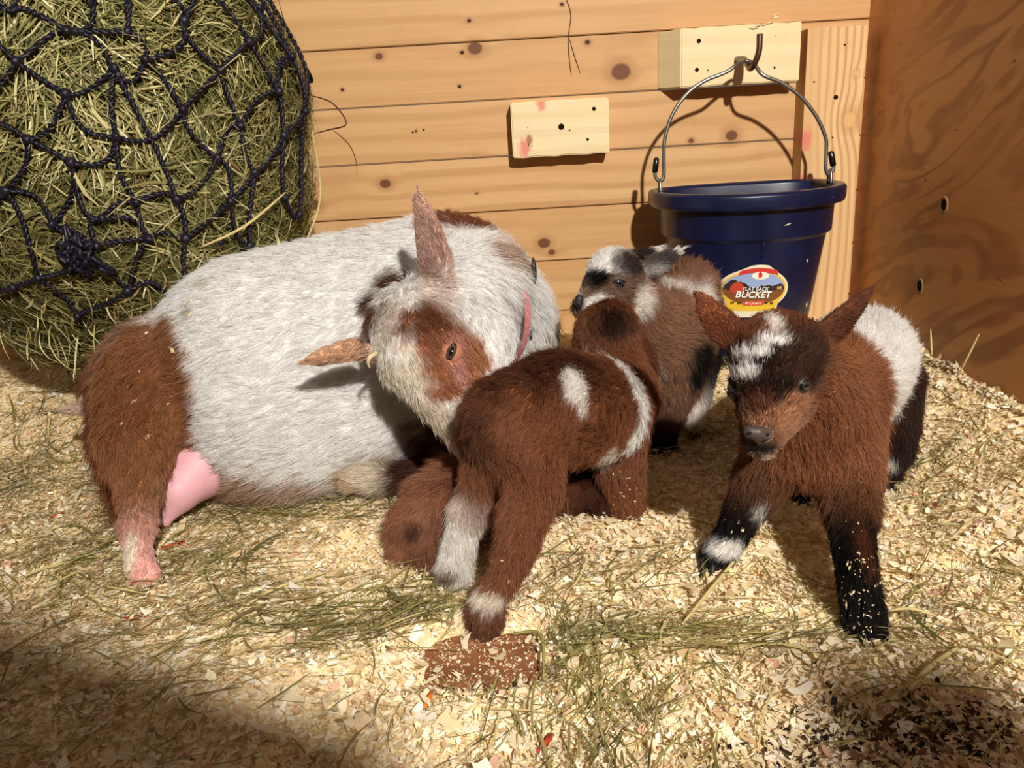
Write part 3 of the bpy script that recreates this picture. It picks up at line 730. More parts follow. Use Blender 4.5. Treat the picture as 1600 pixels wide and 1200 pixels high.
# ================================================================== GOATS
from mathutils.bvhtree import BVHTree
def cone_d(P, a, b, ra, rb, flat=None):
    pa = P - a
    if flat is not None:
        ax, s = flat; pa = pa + ax * ((pa @ ax) * (1 / s - 1))[..., None]
        ba = b - a; ba = ba + ax * ((ba @ ax) * (1 / s - 1))
    else: ba = b - a
    t = np.clip((pa @ ba) / max(float(ba @ ba), 1e-12), 0, 1)
    q = pa - t[..., None] * ba
    return np.sqrt((q * q).sum(-1)) - (ra + (rb - ra) * t)
class Chain:
    """a limb: joints given as (pixel x, pixel y, distance y, radius in pixels), hair runs from first to last"""
    def __init__(s, pts, c, hair=.012, k=.012, flat=None, cut=False, sh=.0, flow=None, lift=.35):
        s.p = [np.array(at(*q[:3])) for q in pts]
        s.r = [max(rad(q[3], Vector(p)) - sh, .0012) for q, p in zip(pts, s.p)]
        s.c = np.array(srgb(*c)[:3]); s.hair = hair; s.k = k; s.cut = cut; s.lift = lift
        s.flat = None
        if flat is not None:
            ax = np.array(flat[:3], float); s.flat = (ax / np.linalg.norm(ax), flat[3])
        s.flow = None if flow is None else np.array(flow, float)
    def dist(s, P):
        if len(s.p) == 1: return cone_d(P, s.p[0], s.p[0] + 1e-5, s.r[0], s.r[0], s.flat)
        d = None
        for i in range(len(s.p) - 1):
            e = cone_d(P, s.p[i], s.p[i + 1], s.r[i], s.r[i + 1], s.flat)
            d = e if d is None else np.minimum(d, e)
        return d
    def dirs(s, P):
        """direction of the nearest segment"""
        best = np.full(len(P), 1e9); out = np.zeros((len(P), 3))
        n = max(len(s.p) - 1, 1)
        for i in range(n):
            a = s.p[i]; b = s.p[min(i + 1, len(s.p) - 1)]
            e = cone_d(P, a, b + 1e-6, s.r[i], s.r[min(i + 1, len(s.p) - 1)], s.flat)
            v = s.flow if s.flow is not None else (b - a)
            nv = np.linalg.norm(v); v = v / nv if nv > 1e-6 else np.array([0, 0, -1.0])
            m = e < best; best[m] = e[m]; out[m] = v
        return out
    def box(s, m):
        A = np.array(s.p); R = np.array(s.r)[:, None] + m
        return (A - R).min(0), (A + R).max(0)

def surface(chains, h):
    lo = np.min([c.box(.012)[0] for c in chains if not c.cut], 0); hi = np.max([c.box(.012)[1] for c in chains if not c.cut], 0)
    nx, ny, nz = (np.ceil((hi - lo) / h).astype(int) + 2)
    Fd = np.full((nx, ny, nz), .05, np.float32)
    ax = [lo[i] + h * np.arange(n) for i, n in enumerate((nx, ny, nz))]
    for c in chains:
        a, b = c.box(.03 + c.k * 2)
        sl = [slice(max(int((a[i] - lo[i]) / h), 0), min(int((b[i] - lo[i]) / h) + 2, (nx, ny, nz)[i])) for i in range(3)]
        if any(q.start >= q.stop for q in sl): continue
        G = np.stack(np.meshgrid(ax[0][sl[0]], ax[1][sl[1]], ax[2][sl[2]], indexing='ij'), -1)
        d = c.dist(G.reshape(-1, 3)).reshape(G.shape[:3]); o = Fd[tuple(sl)]; k = c.k
        if c.cut:
            d = -d; q = np.clip(.5 + .5 * (d - o) / k, 0, 1); r = o + (d - o) * q + k * q * (1 - q)
        else:
            q = np.clip(.5 + .5 * (o - d) / k, 0, 1); r = o + (d - o) * q - k * q * (1 - q)
        Fd[tuple(sl)] = r
    # surface nets
    S = Fd < 0
    c8 = [S[i:nx - 1 + i, j:ny - 1 + j, k:nz - 1 + k] for i in (0, 1) for j in (0, 1) for k in (0, 1)]
    cnt = sum(q.astype(np.int8) for q in c8); act = (cnt > 0) & (cnt < 8)
    ids = np.full(act.shape, -1, np.int32); I = np.argwhere(act); ids[act] = np.arange(len(I))
    acc = np.zeros((len(I), 3)); w = np.zeros(len(I))
    corners = np.array([(i, j, k) for i in (0, 1) for j in (0, 1) for k in (0, 1)])
    vals = np.stack([Fd[I[:, 0] + c[0], I[:, 1] + c[1], I[:, 2] + c[2]] for c in corners], 1)
    for e0 in range(8):
        for e1 in range(e0 + 1, 8):
            if np.abs(corners[e0] - corners[e1]).sum() != 1: continue
            f0, f1 = vals[:, e0], vals[:, e1]; m = (f0 < 0) != (f1 < 0)
            t = np.where(m, f0 / np.where(m, f0 - f1, 1), 0)
            pt = corners[e0] + (corners[e1] - corners[e0]) * t[:, None]
            acc[m] += pt[m]; w[m] += 1
    V = lo + (I + acc / w[:, None]) * h
    Qs = []
    for a in range(3):
        b, c = (a + 1) % 3, (a + 2) % 3
        sl0 = [slice(None)] * 3; sl1 = [slice(None)] * 3
        sl0[a] = slice(0, -1); sl1[a] = slice(1, None)
        s0, s1 = S[tuple(sl0)], S[tuple(sl1)]
        E = np.argwhere(s0 != s1); E = E[(E[:, b] > 0) & (E[:, c] > 0) & (E[:, b] < Fd.shape[b] - 1) & (E[:, c] < Fd.shape[c] - 1)]
        ins = s0[E[:, 0], E[:, 1], E[:, 2]]
        def cell(db, dc):
            q = E.copy(); q[:, b] += db; q[:, c] += dc; return ids[q[:, 0], q[:, 1], q[:, 2]]
        q = np.stack([cell(-1, -1), cell(0, -1), cell(0, 0), cell(-1, 0)], 1)
        q[~ins] = q[~ins][:, ::-1]; Qs.append(q)
    Q = np.concatenate(Qs); Q = Q[(Q >= 0).all(1)]
    # keep the biggest piece only: label propagation over the quads
    for _ in range(3):
        nb = np.zeros_like(V); ct = np.zeros(len(V))
        for i in range(4):
            np.add.at(nb, Q[:, i], V[Q[:, (i + 1) % 4]]); np.add.at(nb, Q[:, i], V[Q[:, i - 1]]); np.add.at(ct, Q[:, i], 2)
        V = V * .5 + .5 * nb / ct[:, None]
    return V, Q

def hash3(I, s):
    x = np.sin(I[:, 0] * 127.1 + I[:, 1] * 311.7 + I[:, 2] * 74.7 + s * 53.3) * 43758.5453
    return x - np.floor(x)
def vnoise(P, scale, s=0):
    """value noise in [-1, 1]"""
    q = P * scale; i = np.floor(q).astype(int); f = q - i; f = f * f * (3 - 2 * f); r = 0
    for a in (0, 1):
        for b in (0, 1):
            for c in (0, 1):
                wv = (f[:, 0] if a else 1 - f[:, 0]) * (f[:, 1] if b else 1 - f[:, 1]) * (f[:, 2] if c else 1 - f[:, 2])
                r = r + wv * hash3(i + np.array([a, b, c]), s)
    return r * 2 - 1

def blob(px, py, y, rx, ry=None, ryd=None, col_=(255, 255, 255), soft=.25, noise=.25, ns=90, amt=1.0):
    """a coat patch: a solid ellipsoid region (radii in photo pixels at that place, depth radius in metres)"""
    st = {}
    def bind(bvh):
        h_ = bvh.ray_cast(CAM, (at(px, py, y) - CAM).normalized())[0]
        c = h_ if h_ is not None and abs(h_.y - y) < .12 else at(px, py, y)
        st['c'] = np.array(c); st['r'] = np.array([rad(rx, Vector(c)), rad(ry or rx, Vector(c)), ryd or rad(max(rx, ry or rx), Vector(c))])
    C_ = np.array(srgb(*col_)[:3]); AX = np.array([_r, _u, _f]).T
    def f(P, colr, N):
        q = ((P - st['c']) @ AX) / st['r']; d = np.sqrt((q * q).sum(1)) + noise * vnoise(P, ns, px)
        m = np.clip((1 + soft - d) / (2 * soft + 1e-6), 0, 1)[:, None] * amt
        return colr * (1 - m) + C_ * m
    f.bind = bind
    return f
def slab(a, b, half, col_, noise=.005, ns=60, soft=.003, zmin=-1, zmax=9):
    """a belt round the body: between two planes square to the line a-b, through a"""
    A = np.array(at(*a)); B = np.array(at(*b)); n = (B - A) / np.linalg.norm(B - A); C_ = np.array(srgb(*col_)[:3])
    def f(P, colr, N):
        d = np.abs((P - A) @ n + noise * vnoise(P, ns, 3)) - half
        m = (np.clip(.5 - d / (2 * soft), 0, 1) * ((P[:, 2] > zmin) & (P[:, 2] < zmax)))[:, None]
        return colr * (1 - m) + C_ * m
    return f
def speck(col_, thr, ns, box=None, amt=.8):
    C_ = np.array(srgb(*col_)[:3])
    def f(P, colr, N):
        m = np.clip((vnoise(P, ns, 11) * .6 + vnoise(P, ns * 2.3, 5) * .4 - thr) * 6, 0, 1) * amt
        if box is not None:
            c = np.array(at(*box[:3])); m = m * np.clip(2 - 2 * np.linalg.norm(P - c, axis=1) / box[3], 0, 1)
        m = m[:, None]; return colr * (1 - m) + C_ * m
    return f

M_fur = attr_mat('goat_fur', .5, .3, .5); M_skin = attr_mat('goat_skin', .8, .15)
def chain_mix(chains, P, width=.006):
    D = np.stack([c.dist(P) for c in chains], 1); m = D.min(1, keepdims=True)
    W = np.exp(-(D - m) / width); return W / W.sum(1, keepdims=True), D
def goat(name, chains, patches, h, n_hair, label, hair_r=.00013, clump=.004, sink=0.0, droop=.25, bare=None, len_fn=None, wet=0.0):
    solid = [c for c in chains if not c.cut]
    V, Q = surface(chains, h)
    me = np_mesh(name, V, Q)
    bvh = BVHTree.FromPolygons([tuple(q) for q in V.tolist()], Q.tolist())
    for f in patches:
        if hasattr(f, 'bind'): f.bind(bvh)
    def colour(P, N=None):
        W, _ = chain_mix(solid, P, .005)
        cc = W @ np.array([c.c for c in solid])
        for f in patches: cc = f(P, cc, N)
        return cc
    cskin = np.clip(colour(V.astype(float)) * .9, 0, .92)
    set_vcol(me, cskin)
    body = link(name, me, M_skin); tag(body, label, 'goat')
    # --- coat of hair curves
    T = np.concatenate([Q[:, [0, 1, 2]], Q[:, [0, 2, 3]]])
    A, B, C_ = V[T[:, 0]], V[T[:, 1]], V[T[:, 2]]
    fn = np.cross(B - A, C_ - A); ar = np.linalg.norm(fn, axis=1); fn /= ar[:, None] + 1e-12
    cen = (A + B + C_) / 3
    Wt, _ = chain_mix(solid, cen, .006); ln = Wt @ np.array([c.hair for c in solid])
    wgt = ar * (.010 / np.maximum(ln, .004)) ** .7
    vdir = np.array(CAM) - cen; vdir /= np.linalg.norm(vdir, axis=1, keepdims=True)
    wgt *= np.where((fn * vdir).sum(1) > -.35, 1.0, .3)            # thinner coat on the far side
    wgt *= np.where((cen[:, 2] < bed(cen[:, 0], cen[:, 1]) + .001), .15, 1.0)
    nv = np.zeros_like(V)
    for i in range(3): np.add.at(nv, T[:, i], fn * ar[:, None])
    nv /= np.linalg.norm(nv, axis=1, keepdims=True) + 1e-12
    pick = rng.choice(len(T), n_hair, p=wgt / wgt.sum())
    r1, r2_ = rng.random(n_hair), rng.random(n_hair); s1 = np.sqrt(r1)
    b0, b1, b2 = (1 - s1)[:, None], (s1 * (1 - r2_))[:, None], (s1 * r2_)[:, None]
    t = T[pick]; R = V[t[:, 0]] * b0 + V[t[:, 1]] * b1 + V[t[:, 2]] * b2
    N = nv[t[:, 0]] * b0 + nv[t[:, 1]] * b1 + nv[t[:, 2]] * b2; N /= np.linalg.norm(N, axis=1, keepdims=True)
    W, _ = chain_mix(solid, R, .012)
    fl = sum(W[:, i:i + 1] * c.dirs(R) for i, c in enumerate(solid))
    L = W @ np.array([c.hair for c in solid]); lift = (W @ np.array([c.lift for c in solid]))[:, None]
    if len_fn is not None: L = len_fn(R, L)
    L = L * rng.lognormal(0, .22, n_hair)
    fl = fl + np.array([0, 0, -droop]) + np.stack([vnoise(R, 38, s) for s in (1, 2, 3)], 1) * .45
    fl -= N * (fl * N).sum(1, keepdims=True); fl /= np.linalg.norm(fl, axis=1, keepdims=True) + 1e-9
    # tufts: hairs of one cell share a bias
    cell = np.floor(R / clump).astype(int)
    cb = np.stack([hash3(cell, s) for s in (21, 22, 23)], 1) * 2 - 1
    d0 = fl + N * (lift + .25) + rng.normal(0, .14, (n_hair, 3)) + cb * .22
    d1 = fl + N * (lift * .35) + rng.normal(0, .10, (n_hair, 3)) + cb * .30
    d0 /= np.linalg.norm(d0, axis=1, keepdims=True); d1 /= np.linalg.norm(d1, axis=1, keepdims=True)
    L = L[:, None]
    # pull tips of a tuft together
    cc = (cell + .5) * clump
    p1 = R + d0 * L * .33; p2 = p1 + (d0 + d1) * .5 * L * .34; p3 = p2 + d1 * L * .33
    pull = (cc + (p3 - R)) - p3; pull -= N * (pull * N).sum(1, keepdims=True)
    p2 = p2 + pull * .18; p3 = p3 + pull * .38
    pts = np.stack([R - N * .0006, p1, p2, p3], 1)
    cl = colour(R + (p3 - R) * .5 - N * ((p3 - R) * N).sum(1, keepdims=True) * .5 + rng.normal(0, .0018, R.shape))
    lum = cl @ np.array([.25, .6, .15]); cl = lum[:, None] + (cl - lum[:, None]) * .83
    cl = cl * (1 + rng.normal(0, .19, (n_hair, 1))) * (1 + .10 * vnoise(R, 70, 9)[:, None])
    cl = np.clip(cl, .004, .97)
    if bare is not None:
        k = ~bare(R, rng.random(n_hair)); pts, cl = pts[k], cl[k]
    n = len(pts)
    hc = bpy.data.hair_curves.new('coat'); hc.add_curves([4] * n)
    hc.attributes['position'].data.foreach_set('vector', pts.astype(np.float32).ravel())
    ra = hc.attributes.new('radius', 'FLOAT', 'POINT'); ra.data.foreach_set('value', np.tile(np.array([1.0, .95, .7, .12], np.float32) * hair_r, n))
    ca = hc.attributes.new('Col', 'FLOAT_COLOR', 'CURVE'); ca.data.foreach_set('color', np.concatenate([cl, np.ones((n, 1))], 1).astype(np.float32).ravel())
    hc.materials.append(M_fur)
    ho = bpy.data.objects.new('coat', hc); col.objects.link(ho); ho.parent = body; tag(ho, kind='stuff')
    return body

def uvsphere(name, c, r, mat, parent, sq=(1, 1, 1), rot=None, nu=20, nv_=12):
    v, f = [], []
    for j in range(nv_ + 1):
        th = math.pi * j / nv_
        for i in range(nu):
            ph = 2 * math.pi * i / nu
            p = Vector((r * sq[0] * math.sin(th) * math.cos(ph), r * sq[1] * math.sin(th) * math.sin(ph), r * sq[2] * math.cos(th)))
            if rot is not None: p = rot @ p
            v.append(Vector(c) + p)
    for j in range(nv_):
        for i in range(nu):
            f.append((j * nu + i, (j + 1) * nu + i, (j + 1) * nu + (i + 1) % nu, j * nu + (i + 1) % nu))
    return pyd(name, v, f, mat, parent)
M_eye = plain('eye_dark', srgb(16, 12, 12), .06, .7)
M_iris = plain('eye_blue_grey', srgb(44, 44, 50), .08, .7, 0, .3, 400)
M_iris2 = plain('eye_hazel', srgb(66, 54, 46), .08, .7, 0, .35, 500)
M_lid = plain('eyelid_skin', srgb(52, 38, 34), .5, .4); M_lidp = plain('eyelid_pink', srgb(168, 112, 88), .5, .4)
M_hoof = plain('hoof_horn', srgb(40, 33, 28), .5, .4, 0, .3, 200); M_hoofp = plain('hoof_pale', srgb(150, 118, 92), .55, .35, 0, .25, 200)
def eye(parent, px, py, y, rpx, look, iris, lid, slit=(1, 0, 0), open_=.62, sink=.35):
    """eyeball with iris disc, slit pupil and two lids; look = outward direction"""
    hit = BVHTree.FromObject(parent, bpy.context.evaluated_depsgraph_get()).ray_cast(CAM, (at(px, py, y) - CAM).normalized())
    c = hit[0] if hit[0] is not None else at(px, py, y); r = rad(rpx, c); look = Vector(look).normalized()
    c = c - look * r * sink
    sl = Vector(slit); sl = (sl - look * sl.dot(look)).normalized(); up = look.cross(sl)
    rot = Matrix((sl, up, look)).transposed()
    e = uvsphere('eye', c, r, M_eye, parent)
    def cap(name, a0, a1, k, mat, par, sx=1.0, sy=1.0):
        v, f = [], []; n = 24; m = 5
        for j in range(m + 1):
            a = a0 + (a1 - a0) * j / m
            for i in range(n):
                ph = 2 * math.pi * i / n
                p = Vector((math.sin(a) * math.cos(ph) * sx, math.sin(a) * math.sin(ph) * sy, math.cos(a)));
                v.append(c + rot @ p.normalized() * r * k)
        for j in range(m):
            for i in range(n): f.append((j * n + i, (j + 1) * n + i, (j + 1) * n + (i + 1) % n, j * n + (i + 1) % n))
        f.append(tuple(reversed(range(n))))
        return pyd(name, v, f, mat, par)
    cap('iris', .0, .62, 1.015, iris, e)
    cap('pupil', .0, .42, 1.03, M_eye, e, 1.0, .38)
    # lids: two bands of the eyeball's shell, meeting at the corners
    for s in (1, -1):
        v, f = [], []; n = 16; m = 5
        for i in range(n + 1):
            ph = -math.pi / 2 + math.pi * i / n        # along the slit
            for j in range(m + 1):
                edge = open_ * math.cos(ph) * .95
                b = edge + (1.75 - edge) * j / m
                p = Vector((math.sin(ph), s * math.sin(b) * math.cos(ph * .98), math.cos(b) * math.cos(ph * .98)))
                kk = 1.14 - .05 * (j == 0)
                v.append(c + rot @ p.normalized() * r * kk)
        for i in range(n):
            for j in range(m):
                q = (i * (m + 1) + j, i * (m + 1) + j + 1, (i + 1) * (m + 1) + j + 1, (i + 1) * (m + 1) + j)
                f.append(q if s > 0 else q[::-1])
        pyd('eyelid', v, f, lid, e)
    return e
def hoof(parent, px, py, y, rpx, fwd, mat):
    """cloven hoof: two wedge-shaped claws side by side"""
    c = at(px, py, y); r = rad(rpx, c); fwd = Vector((fwd[0], fwd[1], 0)).normalized(); side = Vector((-fwd.y, fwd.x, 0))
    r *= .82; z0 = float(bed(c.x, c.y)) - .005; c = Vector((c.x, c.y, z0)); v, f = [], []
    for s in (-1, 1):
        b = len(v); n = 10
        for (hgt, sc_, sh) in ((0, 1.0, .12), (.35, .97, .08), (.9, .8, -.1), (1.3, .5, -.15)):
            for k in range(n):
                a = 2 * math.pi * k / n; u_ = math.cos(a); w_ = math.sin(a)
                ln = 1.15 if u_ > 0 else .75
                v.append(c + fwd * (u_ * r * ln * sc_ + sh * r) + side * (w_ * r * .50 * sc_ * (1 - .25 * max(u_, 0)) + s * r * .42) + Vector((0, 0, hgt * r * .95)))
        for j in range(3):
            for k in range(n): f.append((b + j * n + k, b + j * n + (k + 1) % n, b + (j + 1) * n + (k + 1) % n, b + (j + 1) * n + k))
        f.append(tuple(b + q for q in reversed(range(n)))); f.append(tuple(b + 3 * n + q for q in range(n)))
    return pyd('hoof', v, f, mat, parent)

W_ = (254, 252, 249); BR = (174, 114, 62); DB = (92, 46, 24); BK = (26, 20, 18)
# ------------------------------------------------------------------ mother, lying with her head turned back
sh = .006
mom = [
    Chain([(690, 500, 1.01, 165), (550, 555, 1.0, 190), (420, 575, .965, 180), (300, 600, .935, 112)], W_, .013, .05, sh=.0045, lift=.12),
    Chain([(640, 640, .945, 90), (440, 660, .92, 120), (330, 670, .92, 90)], W_, .019, .06, sh=.005, lift=.16),
    Chain([(250, 585, .94, 84), (228, 640, .87, 68), (213, 695, .82, 52)], BR, .022, .03, sh=sh * .8, lift=.32),
    Chain([(213, 690, .825, 52), (217, 760, .782, 36), (216, 800, .758, 29), (215, 826, .742, 25)], BR, .011, .02, sh=.003, lift=.28),
    Chain([(215, 822, .743, 24), (215, 860, .722, 21), (219, 885, .708, 24), (230, 900, .70, 22)], (236, 184, 170), .0028, .012, sh=.001, lift=.2),
    Chain([(205, 610, .95, 58), (186, 680, .91, 42), (190, 740, .86, 26), (196, 790, .83, 16)], (140, 76, 38), .028, .03, sh=sh, lift=.4),
    Chain([(175, 636, .96, 18), (140, 638, .95, 13), (98, 640, .95, 8)], (232, 204, 184), .006, .012, sh=.002, lift=.15),
    # front of the chest and the folded near foreleg
    Chain([(778, 525, .985, 82), (762, 600, .95, 80), (725, 690, .91, 58)], (196, 186, 172), .026, .04, sh=sh),
    Chain([(720, 640, .90, 50), (715, 715, .875, 34), (690, 742, .86, 28), (630, 746, .855, 23), (592, 747, .852, 22)], (104, 50, 26), .014, .015, sh=.004),
    Chain([(594, 747, .852, 22), (565, 748, .85, 20), (546, 752, .848, 16)], (226, 208, 180), .008, .01, sh=.003, lift=.2),
    # neck doubling back towards the camera
    Chain([(762, 490, .96, 88), (746, 448, .90, 84), (712, 465, .855, 80), (670, 495, .82, 68)], W_, .020, .03, sh=sh, flow=(.55, .35, -.45), lift=.3),
    # skull, cheek, muzzle
    Chain([(640, 515, .80, 70), (655, 560, .775, 66), (690, 620, .74, 47), (722, 672, .722, 36), (742, 700, .715, 30)], W_, .010, .022, sh=.004, lift=.2),
    Chain([(735, 535, .80, 72), (752, 600, .765, 50), (760, 680, .73, 26)], W_, .012, .025, sh=.004, lift=.2),
    Chain([(655, 505, .775, 36), (690, 535, .758, 34), (706, 560, .752, 30)], BR, .008, .02, sh=.004, lift=.2),
    # ears
    Chain([(688, 455, .805, 22), (680, 410, .80, 32), (670, 360, .797, 27), (658, 315, .795, 17), (650, 288, .795, 5)], (222, 184, 164), .0045, .008, flat=(.35, 1, .1, .27), sh=.001, lift=.12),
    Chain([(590, 555, .785, 22), (555, 545, .775, 27), (515, 556, .765, 22), (485, 564, .76, 14), (462, 568, .758, 4)], (226, 184, 148), .0045, .008, flat=(.1, .75, .65, .3), sh=.001, lift=.12),
    Chain([(686, 400, .775, 8), (672, 350, .776, 8), (660, 310, .78, 4)], W_, .01, .006, cut=True, flat=(.9, 0, -.3, .8)),
    Chain([(566, 552, .752, 8), (530, 560, .745, 8), (500, 566, .745, 4)], W_, .01, .005, cut=True),
]
mp = [
    # haunch
    blob(205, 620, .93, 95, 130, .16, BR, .08, .12), blob(262, 690, .83, 36, 70, .08, BR, .15, .2), blob(250, 560, .90, 42, 62, .09, BR, .12, .2),
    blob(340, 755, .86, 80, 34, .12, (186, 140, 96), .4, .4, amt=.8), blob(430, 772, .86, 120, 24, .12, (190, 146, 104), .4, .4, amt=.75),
    blob(700, 720, .89, 75, 80, .06, (112, 66, 40), .25, .3),
    blob(292, 490, .86, 9, 22, .03, (178, 168, 140), .5, .4, amt=.6), blob(312, 445, .89, 14, 7, .03, (178, 168, 140), .5, .4, amt=.6),
    blob(648, 745, .82, 44, 26, .03, (92, 48, 30), .25, .25), blob(572, 742, .82, 26, 22, .03, (236, 224, 204), .3, .2),
    # head and neck markings
    blob(735, 345, .95, 70, 36, .08, (150, 84, 42), .25, .35), blob(800, 400, .93, 34, 30, .06, (206, 178, 158), .4, .4),
    blob(690, 555, .75, 60, 48, .05, (192, 126, 80), .15, .28), blob(735, 570, .76, 30, 44, .05, (196, 132, 86), .2, .3), blob(655, 500, .77, 46, 34, .05, (146, 88, 54), .3, .45), blob(640, 470, .79, 20, 14, .04, (250, 246, 240), .4, .5),
    blob(700, 606, .74, 38, 22, .04, (184, 116, 72), .2, .3), blob(640, 560, .76, 16, 40, .03, (240, 232, 220), .4, .4),
    blob(580, 500, .80, 26, 34, .05, (124, 84, 60), .35, .5), blob(612, 448, .84, 22, 22, .03, (110, 66, 42), .4, .4), blob(575, 475, .80, 14, 20, .05, (92, 56, 38), .4, .4),
    blob(605, 505, .79, 16, 40, .05, (214, 200, 184), .5, .5),
    blob(620, 600, .765, 60, 42, .05, (232, 222, 204), .2, .25), blob(675, 660, .74, 40, 40, .03, (228, 214, 194), .2, .25),
    blob(735, 695, .72, 30, 36, .04, (216, 176, 156), .35, .2),
    blob(718, 585, .745, 10, 20, .02, (214, 158, 146), .4, .2), blob(712, 545, .745, 18, 28, .015, (206, 148, 128), .35, .2),
    blob(680, 390, .795, 30, 60, .02, (206, 168, 152), .3, .3), blob(690, 455, .79, 34, 34, .03, (236, 222, 212), .4, .4),
    speck((172, 132, 104), .42, 85, (775, 520, .83, .10), .7), speck((150, 140, 134), .5, 60, (760, 440, .86, .12), .5),
    # white spats
    blob(200, 870, .69, 14, 34, .03, (238, 226, 206), .3, .2),
]
def bare_at(*spots):
    rays = [((at(px, py, 1.0) - CAM).normalized(), r_) for px, py, r_ in spots]
    def f(P, rnd):
        m = np.zeros(len(P), bool)
        for d_, r_ in rays:
            q = P - np.array(CAM); q = q - np.outer(q @ np.array(d_), np.array(d_)); m |= (q * q).sum(1) < r_ * r_
        return m
    return f
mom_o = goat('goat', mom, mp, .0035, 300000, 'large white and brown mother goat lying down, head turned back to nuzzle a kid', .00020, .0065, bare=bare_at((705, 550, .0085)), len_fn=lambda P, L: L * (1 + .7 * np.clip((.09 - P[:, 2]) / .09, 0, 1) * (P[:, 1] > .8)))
eye(mom_o, 705, 550, .7475, 18, (.12, -1, .40), M_iris2, M_lidp, (.42, 0, .9), .40, .58)
def smooth_part(name, chains, h, c, parent, rough=.5, extra=None):
    V, Q = surface(chains, h); t = NT(name + '_skin', rough, .4)
    co = t.n('ShaderNodeNewGeometry').outputs['Position']
    b_ = t.ramp(t.noise(co, 45, 3), [(.3, tuple(k * .86 for k in c[:3]) + (1,)), (.7, c)])
    t.b.inputs['Subsurface Weight'].default_value = .25; t.b.inputs['Subsurface Radius'].default_value = (.01, .004, .003)
    return link(name, np_mesh(name, V, Q), t.out(b_), parent)
smooth_part('udder', [Chain([(305, 735, .85, 55), (280, 765, .825, 36)], W_, k=.02), Chain([(274, 770, .825, 27), (264, 798, .812, 15), (260, 818, .806, 8)], W_, k=.012)], .0035, srgb(224, 170, 178), mom_o)
hoof(mom_o, 232, 902, .70, 25, (.25, -1), M_hoofp)
uvsphere('hoof', at(541, 754, .846), rad(15, at(541, 754, .846)), M_hoofp, mom_o, (1.1, .8, .75))
tube('scur', spline([at(588, 552, .752), at(578, 558, .742), at(575, 567, .741), at(578, 575, .742)], 4), [.0030 * (1 - .065 * k) for k in range(13)], plain('horn_scur', srgb(204, 182, 146), .6, .2, 0, .2, 200), mom_o, 8)
# collar round the neck where it bends, with a dark tag
cc0 = Vector(at(758, 480, .925)); nrm = (at(752, 450, .90) - at(775, 500, .96)).normalized()
nrm = Vector((-.75, -.62, .05)).normalized(); e1 = nrm.orthogonal().normalized(); e2 = nrm.cross(e1)
CR = .0745
v, f = [], []
for k in range(48):
    a = 2 * math.pi * k / 48
    for (dr, dn) in ((0, -.004), (.0018, -.004), (.0018, .004), (0, .004)):
        v.append(cc0 + (e1 * math.cos(a) + e2 * math.sin(a)) * (CR + dr) + nrm * dn)
for k in range(48):
    for j in range(4): f.append((k * 4 + j, k * 4 + (j + 1) % 4, ((k + 1) % 48) * 4 + (j + 1) % 4, ((k + 1) % 48) * 4 + j))
collar = pyd('collar', v, f, plain('collar_pink', srgb(186, 120, 122), .6, .3, 0, .2, 300), mom_o, False)
M_tag = plain('tag_plastic', srgb(44, 46, 50), .25, .5)
uvsphere('collar_tag', at(834, 424, .905), .016, M_tag, collar, (.22, .6, 1.0))
uvsphere('collar_buckle', at(829, 520, .90), .009, plain('buckle_metal', srgb(120, 116, 110), .3, .5, .8), collar, (.25, .5, 1.0))
M_lidg = plain('eyelid_grey', srgb(84, 72, 68), .4, .4)
# ------------------------------------------------------------------ red-brown kid, seen from behind beside the mother's muzzle
RB = (160, 98, 56); ks = .0035
k1 = [
    Chain([(972, 625, .82, 48), (932, 640, .785, 82), (868, 640, .735, 91), (800, 652, .69, 72)], RB, .013, .03, sh=ks, lift=.35),
    Chain([(762, 622, .668, 24), (742, 640, .656, 20), (733, 670, .651, 9)], (120, 68, 40), .014, .012, sh=.002),
    Chain([(826, 690, .690, 62), (832, 765, .655, 46), (818, 815, .635, 38), (808, 855, .622, 32), (789, 900, .612, 26), (767, 930, .608, 25), (759, 962, .603, 23)], RB, .012, .02, sh=.003),
    Chain([(760, 955, .604, 23), (757, 985, .602, 22)], (120, 78, 54), .009, .01, sh=.002),
    Chain([(772, 690, .695, 46), (750, 765, .695, 34), (742, 795, .69, 29)], RB, .012, .02, sh=.003),
    Chain([(732, 800, .688, 25), (716, 860, .68, 23), (708, 898, .672, 24)], (244, 238, 230), .013, .012, sh=.002),
    Chain([(968, 640, .815, 48), (968, 730, .795, 38), (978, 775, .788, 28), (984, 803, .785, 21)], RB, .012, .02, sh=.003),
    Chain([(925, 690, .835, 40), (930, 750, .84, 26), (938, 785, .835, 19)], (100, 52, 30), .012, .02, sh=.003),
    # neck and back of the head
    Chain([(972, 600, .825, 46), (960, 555, .85, 42), (948, 525, .865, 42)], RB, .011, .02, sh=.003, flow=(.1, -.3, -.8)),
    Chain([(950, 515, .862, 46), (938, 522, .895, 34), (928, 530, .92, 24)], (140, 76, 40), .009, .015, sh=.003, flow=(0, -.4, -.8)),
    Chain([(910, 515, .87, 13), (905, 540, .865, 15), (902, 568, .86, 6)], (150, 84, 46), .006, .008, flat=(1, .3, 0, .4), sh=.001),
    Chain([(985, 515, .865, 15), (1002, 545, .858, 19), (1018, 575, .852, 14), (1026, 598, .85, 5)], (128, 68, 36), .006, .008, flat=(.6, 1, .3, .35), sh=.001),
]
